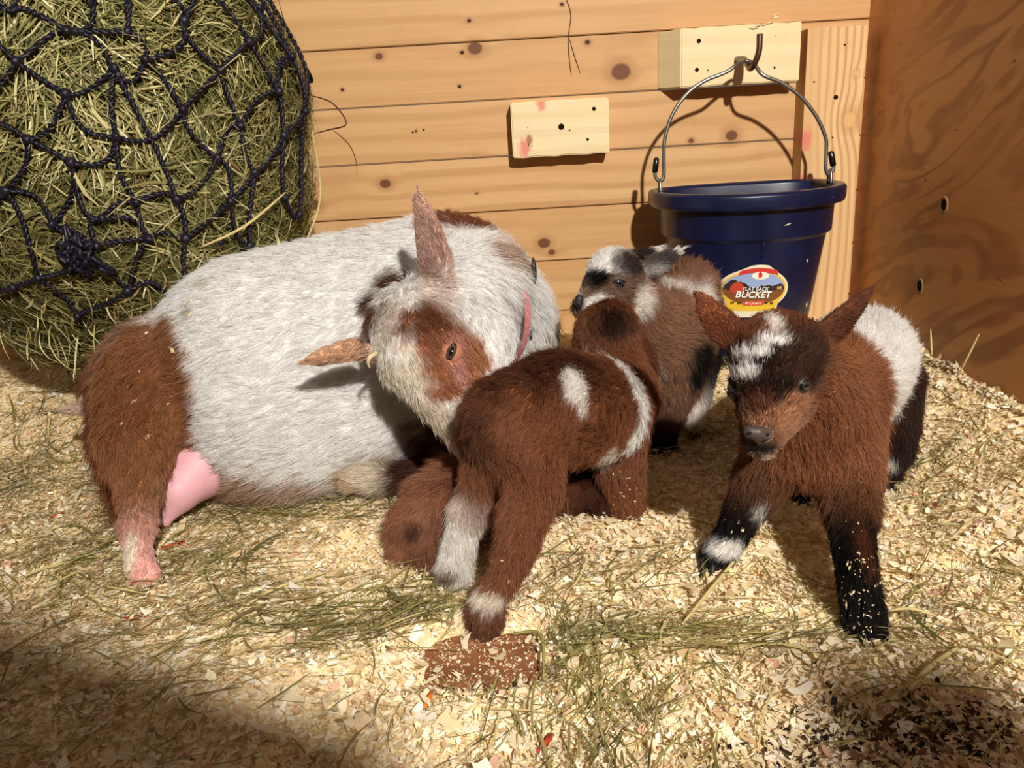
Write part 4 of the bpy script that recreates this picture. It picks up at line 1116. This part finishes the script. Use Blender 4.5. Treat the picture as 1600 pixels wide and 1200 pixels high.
kp1 = [
    blob(830, 560, .72, 110, 62, .09, (84, 42, 24), .45, .3, amt=.8), blob(740, 690, .68, 40, 40, .05, (90, 48, 28), .4, .3, amt=.6),
    blob(958, 505, .85, 30, 26, .03, (40, 24, 18), .4, .3, amt=.9), blob(965, 480, .86, 26, 12, .03, (150, 84, 44), .4, .3, amt=.6),
    slab((952, 640, .782), (880, 640, .735), .0115, (250, 246, 240), .006, 75, .002, zmin=.085, zmax=.178),
    blob(950, 512, .86, 52, 38, .05, (148, 88, 50), .15, .1), blob(958, 505, .85, 30, 26, .03, (44, 28, 22), .4, .3, amt=.9),
    blob(895, 607, .69, 21, 30, .05, (246, 240, 232), .12, .35, 120), blob(908, 632, .69, 8, 18, .05, (246, 240, 232), .2, .3, 120),
    blob(762, 942, .585, 22, 14, .02, (240, 230, 214), .3, .4), blob(945, 715, .79, 16, 26, .06, (240, 230, 216), .25, .3),
    blob(700, 905, .67, 16, 10, .02, (120, 84, 60), .4, .3),
]
kid1 = goat('goat_kid', k1, kp1, .0026, 150000, 'red-brown kid with a white belt and white flank spot, standing with its rump to us', .00014, .0042, droop=.15)
hoof(kid1, 757, 985, .601, 22, (-.2, -1), M_hoof); hoof(kid1, 708, 903, .669, 20, (-.3, -.6), M_hoof); hoof(kid1, 988, 803, .785, 18, (.6, .5), M_hoof); hoof(kid1, 938, 787, .835, 17, (.6, .5), M_hoof)

# ------------------------------------------------------------------ tan kid behind, beside the bucket
TN = (172, 124, 90)
k2 = [
    Chain([(1035, 545, .965, 58), (1062, 505, 1.005, 62), (1074, 455, 1.035, 50)], TN, .014, .03, sh=ks, flow=(.35, .8, .1)),
    Chain([(1045, 560, .975, 58), (1050, 590, .975, 48)], TN, .014, .03, sh=ks, flow=(0, -.2, -1)),
    Chain([(1046, 595, .965, 42), (1042, 640, .96, 30)], TN, .010, .015, sh=.002),
    Chain([(1043, 618, .962, 29), (1038, 655, .96, 25), (1033, 692, .957, 22)], BK, .008, .01, sh=.002),
    Chain([(1000, 590, .985, 30), (996, 640, .985, 20), (994, 680, .98, 17)], BK, .008, .015, sh=.002),
    Chain([(1085, 500, 1.03, 40), (1098, 560, 1.03, 28), (1091, 618, 1.012, 19)], (40, 28, 24), .008, .02, sh=.002),
    Chain([(1090, 618, 1.01, 18), (1086, 636, 1.0, 17), (1085, 655, .992, 16)], (238, 230, 220), .009, .01, sh=.002),
    Chain([(1050, 540, 1.05, 34), (1056, 600, 1.05, 22), (1056, 650, 1.03, 15)], BK, .009, .02, sh=.002),
    Chain([(1015, 505, .955, 44), (990, 470, .935, 42)], TN, .011, .025, sh=.003, flow=(.5, .3, -.7)),
    # head towards the left
    Chain([(960, 432, .92, 46), (945, 455, .905, 38), (925, 472, .892, 27), (910, 480, .884, 19)], (150, 116, 92), .007, .014, sh=.0025, flow=(.6, .3, .2), lift=.2),
    Chain([(960, 470, .915, 30), (925, 488, .892, 18)], (168, 124, 90), .008, .012, sh=.002, flow=(.6, .3, -.2)),
    Chain([(998, 428, .925, 13), (1020, 416, .93, 19), (1045, 402, .936, 14), (1072, 385, .945, 4)], (92, 84, 78), .006, .006, flat=(-.1, 1, -.55, .28), sh=.001),
    Chain([(975, 400, .955, 14), (1010, 396, .965, 14), (1046, 384, .975, 5)], (60, 46, 40), .006, .006, flat=(0, .6, 1, .3), sh=.001),
    Chain([(1015, 418, .915, 6), (1045, 403, .922, 5)], W_, .01, .004, cut=True),
]
kp2 = [
    blob(945, 405, .91, 46, 27, .06, (244, 240, 236), .12, .22), blob(912, 420, .90, 14, 26, .04, (244, 240, 236), .2, .3),
    blob(930, 436, .885, 24, 17, .03, (30, 22, 20), .2, .25), blob(985, 410, .915, 24, 22, .03, (70, 56, 48), .3, .3), blob(912, 446, .885, 16, 10, .03, (90, 72, 62), .3, .3),
    blob(935, 475, .88, 26, 13, .03, (244, 238, 230), .2, .25), blob(948, 490, .885, 12, 22, .03, (240, 232, 224), .25, .3),
    blob(902, 474, .88, 11, 12, .03, (34, 26, 26), .25, .2), blob(905, 458, .88, 5, 12, .02, (236, 230, 226), .3, .2),
    blob(1006, 470, .915, 20, 30, .04, (240, 232, 222), .25, .3), slab((1092, 480, 1.01), (1040, 560, .97), .0075, (238, 230, 220), .006, 60, .003, zmin=.09),
    blob(1104, 475, 1.01, 12, 40, .05, (240, 232, 222), .3, .35), blob(1095, 575, 1.0, 30, 40, .05, (34, 26, 24), .3, .3),
    blob(1082, 400, 1.05, 44, 34, .06, (150, 100, 74), .4, .3), blob(1010, 580, .95, 26, 14, .03, (170, 160, 152), .4, .4),
    blob(1030, 420, .92, 26, 8, .02, (226, 222, 218), .5, .3, amt=.6),
]
kid2 = goat('goat_kid', k2, kp2, .0028, 110000, 'tan kid with a white forehead and black eye patch, standing in front of the bucket', .00016, .0045, droop=.15)
eye(kid2, 966, 442, .883, 11.5, (.15, -1, .1), M_iris, M_lidg, (1, 0, -.12), .6)
hoof(kid2, 1029, 697, .950, 17, (-.4, -1), M_hoof); hoof(kid2, 1085, 668, .990, 16, (-.3, -1), M_hoof); hoof(kid2, 994, 684, .98, 15, (-.3, -1), M_hoof); hoof(kid2, 1056, 655, 1.03, 14, (-.3, -1), M_hoof)

# ------------------------------------------------------------------ dark-legged kid in front on the right
CB = (170, 108, 62)
k3 = [
    Chain([(1268, 630, .685, 84), (1318, 590, .76, 88), (1345, 560, .83, 80), (1352, 555, .865, 66)], CB, .015, .03, sh=ks, flow=(.25, .9, -.05)),
    Chain([(1250, 650, .67, 72), (1262, 695, .67, 68)], CB, .016, .03, sh=ks, flow=(0, -.1, -1)),
    Chain([(1312, 680, .69, 66), (1322, 735, .665, 54), (1330, 795, .635, 41)], CB, .013, .02, sh=.003),
    Chain([(1330, 790, .637, 39), (1333, 845, .607, 34), (1340, 900, .582, 34), (1350, 965, .562, 35), (1353, 985, .557, 34)], BK, .008, .01, sh=.003, lift=.2),
    Chain([(1215, 700, .675, 52), (1188, 755, .67, 40)], CB, .012, .02, sh=.003),
    Chain([(1190, 745, .67, 38), (1165, 795, .668, 33), (1148, 830, .668, 28), (1122, 868, .668, 29)], BK, .008, .01, sh=.003, lift=.2),
    Chain([(1385, 600, .865, 55), (1400, 665, .85, 36), (1400, 705, .835, 25)], (86, 48, 28), .012, .02, sh=.003),
    Chain([(1400, 700, .836, 24), (1392, 735, .822, 18), (1389, 757, .815, 17)], BK, .008, .01, sh=.002),
    Chain([(1290, 640, .86, 45), (1272, 720, .82, 28), (1256, 772, .79, 19)], BK, .010, .02, sh=.003),
    Chain([(1262, 600, .655, 76), (1232, 572, .632, 72)], CB, .013, .03, sh=ks, flow=(.2, .3, -.8)),
    # head
    Chain([(1215, 558, .615, 74), (1208, 600, .605, 66), (1197, 640, .592, 46), (1189, 668, .582, 34), (1185, 682, .578, 28)], (124, 74, 46), .0062, .016, sh=.002, flow=(.15, .3, .75), lift=.15),
    Chain([(1220, 638, .60, 44), (1200, 680, .588, 29), (1192, 698, .584, 22)], (184, 136, 98), .0035, .012, sh=.002, flow=(.3, .4, .1), lift=.1),
    # ears
    Chain([(1160, 538, .622, 24), (1130, 512, .63, 30), (1105, 480, .636, 22), (1084, 453, .64, 6)], (166, 96, 56), .003, .008, flat=(.35, 1, .25, .26), sh=.001, lift=.12),
    Chain([(1280, 530, .625, 26), (1312, 505, .636, 30), (1340, 475, .646, 21), (1369, 442, .655, 5)], (112, 62, 38), .003, .008, flat=(-.35, 1, .3, .26), sh=.001, lift=.12),
    # nostrils and mouth line
    Chain([(1170, 678, .556, 5), (1176, 672, .560, 4)], W_, .01, .004, cut=True), Chain([(1197, 682, .558, 5), (1191, 676, .560, 4)], W_, .01, .004, cut=True),
    Chain([(1168, 700, .560, 2.5), (1186, 706, .555, 2.5), (1210, 696, .566, 2.5)], W_, .01, .0025, cut=True),
]
kp3 = [
    # white belt over the back, dark rear
    slab((1345, 560, .79), (1335, 575, .68), .072, (250, 247, 242), .016, 50, .003, zmin=.07), blob(1404, 472, .90, 20, 26, .03, (84, 56, 38), .3, .3), blob(1290, 470, .80, 30, 12, .05, (30, 22, 20), .4, .4),
    blob(1424, 650, .88, 14, 70, .03, (70, 46, 34), .3, .3), blob(1400, 720, .85, 26, 24, .04, (60, 40, 30), .3, .3),
    # face
    blob(1215, 575, .575, 66, 62, .06, (50, 30, 22), .25, .25), blob(1205, 495, .60, 85, 36, .06, (136, 76, 40), .3, .3), blob(1165, 620, .59, 30, 60, .05, (66, 38, 26), .3, .3),
    blob(1260, 560, .60, 44, 60, .05, (74, 42, 26), .35, .3), blob(1185, 636, .57, 38, 24, .03, (112, 64, 40), .35, .3),
    blob(1228, 615, .575, 15, 26, .03, (44, 30, 24), .35, .3, amt=.85), blob(1250, 625, .58, 24, 18, .03, (176, 122, 84), .25, .25), blob(1228, 655, .58, 30, 26, .03, (182, 128, 88), .25, .25), blob(1190, 655, .565, 34, 14, .03, (168, 116, 82), .3, .25),
    blob(1176, 549, .565, 25, 9, .04, (248, 244, 240), .15, .3), blob(1200, 529, .565, 15, 10, .04, (248, 244, 240), .2, .3), blob(1212, 504, .585, 11, 16, .04, (240, 230, 220), .3, .3), blob(1222, 530, .565, 14, 8, .04, (244, 240, 234), .25, .3),
    blob(1167, 580, .56, 13, 14, .04, (244, 240, 236), .2, .3),
    blob(1183, 678, .565, 24, 15, .02, (92, 80, 76), .25, .1), blob(1192, 700, .56, 30, 10, .03, (52, 40, 36), .3, .15), blob(1188, 714, .575, 26, 6, .02, (206, 186, 166), .3, .15),
    # legs
    blob(1135, 860, .655, 26, 18, .04, (242, 238, 232), .2, .3), blob(1108, 882, .66, 18, 16, .04, BK, .2, .2), blob(1186, 800, .66, 10, 16, .03, (220, 214, 208), .4, .3),
    blob(1352, 860, .60, 14, 45, .05, (110, 62, 34), .4, .4, amt=.8), blob(1390, 728, .82, 10, 10, .02, (220, 214, 206), .3, .3),
]
kid3 = goat('goat_kid', k3, kp3, .0024, 170000, 'brown kid with black legs and a white blaze, standing at the front and facing us', .00013, .004, droop=.15,
            bare=lambda P, r: (np.linalg.norm((P - np.array(at(1183, 680, .572))) / np.array([.0105, .02, .0075]), axis=1) < 1) | bare_at((1255, 602, .0045))(P, r))
eye(kid3, 1255, 602, .577, 13, (.5, -1, .15), M_iris, M_lid, (1, .5, .12), .72, .42)
eye(kid3, 1147, 612, .583, 12, (-.8, -1, .1), M_iris, M_lid, (1, -.5, 0), .6)
hoof(kid3, 1354, 992, .553, 30, (.05, -1), M_eye and M_hoof); hoof(kid3, 1108, 886, .664, 24, (-.5, -1), M_hoof); hoof(kid3, 1388, 764, .812, 17, (-.2, -1), M_hoof); hoof(kid3, 1254, 780, .786, 17, (-.2, -1), M_hoof)

# ------------------------------------------------------------------ fourth kid lying on the shavings behind the red-brown one
k4 = [
    Chain([(880, 775, .815, 40), (800, 775, .785, 52), (715, 770, .765, 50)], (128, 72, 42), .013, .03, sh=ks),
    Chain([(715, 765, .755, 44), (680, 785, .735, 46), (652, 820, .72, 40), (638, 852, .712, 26)], (176, 116, 78), .017, .02, sh=ks, flow=(-.5, -.2, -.6), lift=.5),
    Chain([(690, 830, .72, 32), (675, 860, .70, 24), (688, 885, .69, 19)], (150, 96, 64), .014, .015, sh=.002, lift=.45),
    Chain([(890, 770, .82, 40), (925, 775, .81, 30), (940, 790, .795, 20)], (96, 52, 32), .009, .02, sh=.003),
    Chain([(895, 755, .835, 16), (905, 765, .85, 14), (912, 780, .86, 6)], (96, 52, 32), .006, .008, flat=(0, .3, 1, .4), sh=.001),
]
kid4 = goat('goat_kid', k4, [blob(645, 830, .69, 14, 10, .02, (96, 50, 30), .4, .3)], .0028, 70000, 'reddish kid curled on the shavings, mostly hidden behind the hind legs of another kid', .00015, .0075)
hoof(kid4, 692, 893, .686, 15, (-.3, -1), M_hoof); hoof(kid4, 628, 868, .708, 14, (-.8, -1), M_hoof)

# bare noses: pad with comma-shaped nostrils, lips below
def nose(parent, pad, lips, cuts, h, c):
    ch = [Chain(p, W_, k=.003) for p in pad] + [Chain(p, W_, k=.0025) for p in lips] + [Chain(p, W_, k=.0015, cut=True) for p in cuts]
    return smooth_part('nose', ch, h, c, parent, .5)
n3 = nose(kid3, [[(1172, 675, .563, 10), (1184, 676, .562, 11), (1196, 678, .5635, 10)], [(1184, 684, .5635, 8), (1185, 690, .565, 5)]],
     [],
     [[(1166, 677, .5585, 4.5), (1171, 673, .557, 4), (1176, 673, .556, 2.5)], [(1202, 680, .559, 4.5), (1197, 676, .557, 4), (1192, 675, .556, 2.5)]], .0007, srgb(74, 62, 58))
nose(kid2, [[(905, 467, .876, 7), (904, 473, .876, 7.5)], [(906, 481, .877, 5)]], [], [[(899, 470, .862, 3), (902, 467, .863, 2.5)], [(910, 470, .862, 2.5), (912, 467, .864, 2)]], .0011, srgb(44, 36, 36))

for (px, py) in ((1171, 677), (1198, 680)):
    hit = BVHTree.FromObject(n3, bpy.context.evaluated_depsgraph_get()).ray_cast(CAM, (at(px, py, 1.0) - CAM).normalized())
    if hit[0] is not None: uvsphere('nostril', hit[0], .0016, M_eye, n3, (1.25, .7, .8))

# ================================================================== SMALL THINGS
def stuck(parent, spots, mat, size=.0022):
    """crumbs of shavings clinging to a coat"""
    bvh = BVHTree.FromObject(parent, bpy.context.evaluated_depsgraph_get()); v, f = [], []
    for (px, py, rx, ry, n) in spots:
        for _ in range(n):
            a = random.uniform(0, 6.28); q = math.sqrt(random.random())
            h_, nn, _i, _d = bvh.ray_cast(CAM, (at(px + rx * q * math.cos(a), py + ry * q * math.sin(a), 1.0) - CAM).normalized())
            if h_ is None: continue
            c = h_ + nn * random.uniform(.002, .0045); t = nn.orthogonal().normalized(); t.rotate(Matrix.Rotation(random.uniform(0, 6.28), 3, nn)); b_ = nn.cross(t)
            s_ = size * random.lognormvariate(0, .4); k = len(v)
            v += [c + t * s_ * random.uniform(.7, 1.5), c + b_ * s_ * random.uniform(.3, .7) + nn * s_ * .2, c - t * s_ * random.uniform(.7, 1.5), c - b_ * s_ * random.uniform(.3, .7), c + nn * s_ * .35]
            f += [(k, k + 1, k + 4), (k + 1, k + 2, k + 4), (k + 2, k + 3, k + 4), (k + 3, k, k + 4)]
    o = pyd('clinging_shavings', v, f, mat, parent, False); tag(o, kind='stuff')
M_crumb = plain('shaving_crumbs', srgb(222, 200, 158), .8, .15, 0, .2, 300)
stuck(kid3, [(1345, 930, 26, 70, 70), (1350, 980, 28, 20, 10), (1325, 830, 26, 30, 6), (1150, 830, 26, 40, 16), (1320, 640, 40, 50, 8), (1390, 690, 10, 30, 3)], M_crumb, .0009)
stuck(kid1, [(978, 770, 22, 30, 22), (955, 740, 16, 10, 6), (780, 900, 30, 50, 10)], M_crumb, .0016)
stuck(mom_o, [(240, 560, 40, 40, 7), (310, 470, 20, 40, 5), (230, 650, 40, 60, 5)], M_crumb, .0024)

# stray stems that can be told apart
M_straw = plain('pale_straw', srgb(196, 178, 122), .6, .25, 0, .15, 120); M_strawg = plain('green_straw', srgb(150, 146, 84), .6, .25, 0, .15, 120); M_strawb = plain('brown_twig', srgb(92, 64, 40), .7, .2)
def stem(name, pts, r, mat, label, cat='straw'):
    P = spline(pts, 5); n = len(P); o = tube(name, P, [r * (1 - .55 * abs(2 * k / (n - 1) - 1) ** 2) for k in range(n)], mat, None, 6)
    tag(o, label, cat); return o
def g_(px, py, up=.004):
    p = gp(px, py); return Vector((p.x, p.y, max(float(bed(p.x, p.y)), -.012) + up))
stem('straw_stem', [g_(1066, 988, .008), g_(1120, 925, .011), g_(1182, 848, .009)], .0017, M_straw, 'long pale straw stem lying between the front kid\'s two front feet')
stem('straw_stem', [g_(1380, 971, .010), g_(1420, 972, .013), g_(1462, 976, .008)], .0016, M_straw, 'short yellow straw stem beside the front kid\'s black hoof')
stem('straw_stem', [g_(1410, 1100, .006), g_(1450, 1060, .010), g_(1498, 1020, .006)], .0022, M_straw, 'thick pale straw stem at the lower right near the dark bedding')
stem('straw_stem', [g_(330, 1000, .006), g_(420, 940, .010), g_(520, 900, .006)], .0014, M_straw, 'pale straw stem crossing the shavings in front of the mother\'s belly')
stem('straw_stem', [g_(800, 1000, .004), g_(845, 1010, .012), g_(850, 1070, .006)], .0016, M_strawg, 'green hay stem bent over beside the bare floor patch')
wy = lambda px, py, d: CAM + (at(px, py, 1.0) - CAM) * ((WALL_X - d) / (at(px, py, 1.0) - CAM).x)
stem('straw_stem', [wy(1490, 600, .012), wy(1510, 562, .012), wy(1530, 522, .005)], .0013, M_straw, 'straw stem leaning up against the plywood wall at the right')
stem('straw_stem', [wy(1456, 556, .012), wy(1455, 535, .012), wy(1454, 514, .008)], .0013, M_straw, 'short straw stem standing upright by the plywood wall')
stem('straw_stem', [npt(on_ball(470, 205), 1.05), npt(on_ball(478, 300), 1.06), npt(on_ball(460, 372), 1.05)], .0017, M_straw, 'long pale straw hanging down the right side of the hay net')
stem('straw_stem', [npt(on_ball(310, 384), 1.03), npt(on_ball(370, 345), 1.05), npt(on_ball(432, 296), 1.04)], .0018, M_straw, 'yellow straw poking slantwise out of the hay net above the mother\'s back')
# fibres caught on the plank wall
def wp(px, py, d=.002): return at(px, py, WALL_Y - d)
stem('dry_fibre', [wp(882, -8), wp(892, 22), wp(888, 60), wp(890, 95), wp(893, 118)], .0007, M_strawb, 'thin dark fibre hanging down the plank wall above the small block', 'fibre')
stem('dry_fibre', [wp(890, 60), wp(897, 85), wp(907, 115)], .0005, M_strawb, 'short branch of the dark fibre on the plank wall', 'fibre')
stem('dry_fibre', [wp(483, 148), wp(515, 158), wp(535, 178), wp(540, 195), wp(515, 202), wp(492, 208)], .0008, M_strawb, 'bent dry stalk sticking out from the hay net across the wall', 'fibre')
stem('dry_fibre', [wp(520, 202), wp(545, 225), wp(556, 250), wp(558, 275)], .0005, M_strawb, 'fine curved stalk on the planks beside the hay net', 'fibre')
# coloured bits in the bedding
def chip(name, px, py, size, c, label, rz, cat='wood chip', k=(1, .62)):
    p = g_(px, py, .004); v = []; f = []
    for i in range(-2, 3):
        for j in (-1, 0, 1):
            w_ = (1 - .22 * i * i * .7) * k[1]
            q = Vector((i * .5 * size, j * .5 * size * w_ , size * (.10 * i * i * .25 - .12 * j * j + random.uniform(-.03, .03))))
            q.rotate(Matrix.Rotation(rz, 3, 'Z')); v.append(p + q)
    for i in range(4):
        for j in range(2): f.append((i * 3 + j, (i + 1) * 3 + j, (i + 1) * 3 + j + 1, i * 3 + j + 1))
    o = pyd(name, v, f, plain(name + '_surface', c, .7, .2, 0, .25, 250)); md = o.modifiers.new('thick', 'SOLIDIFY'); md.thickness = .0008
    tag(o, label, cat); return o
chip('dry_leaf', 668, 1100, .0095, srgb(206, 116, 42), 'small orange dry leaf on the shavings left of the bare floor patch', 1.3, 'leaf')
chip('wood_chip', 272, 855, .0125, srgb(186, 66, 50), 'bright red wood chip on the bedding beside the mother\'s hind foot', .6)
chip('wood_chip', 215, 968, .0125, srgb(150, 54, 44), 'dark red wood chip on the shaded bedding in front of the mother\'s hind foot', .2)
chip('wood_chip', 850, 1168, .0105, srgb(170, 60, 40), 'rust red wood chip at the bottom edge of the picture', 1.0)
chip('wood_chip', 90, 808, .0085, srgb(196, 84, 66), 'small red chip among the hay at the far left', .9)
chip('wood_chip', 700, 1145, .0140, srgb(238, 222, 184), 'large pale curled shaving below the orange leaf', .8, 'shaving', (1, .4))
chip('wood_chip', 395, 925, .0125, srgb(246, 234, 208), 'broad white shaving lying on the bedding in front of the mother\'s belly', .3, 'shaving', (1, .9))
chip('wood_chip', 960, 1010, .0075, srgb(246, 240, 226), 'little white shaving right of the bare floor patch', 1.2, 'shaving')
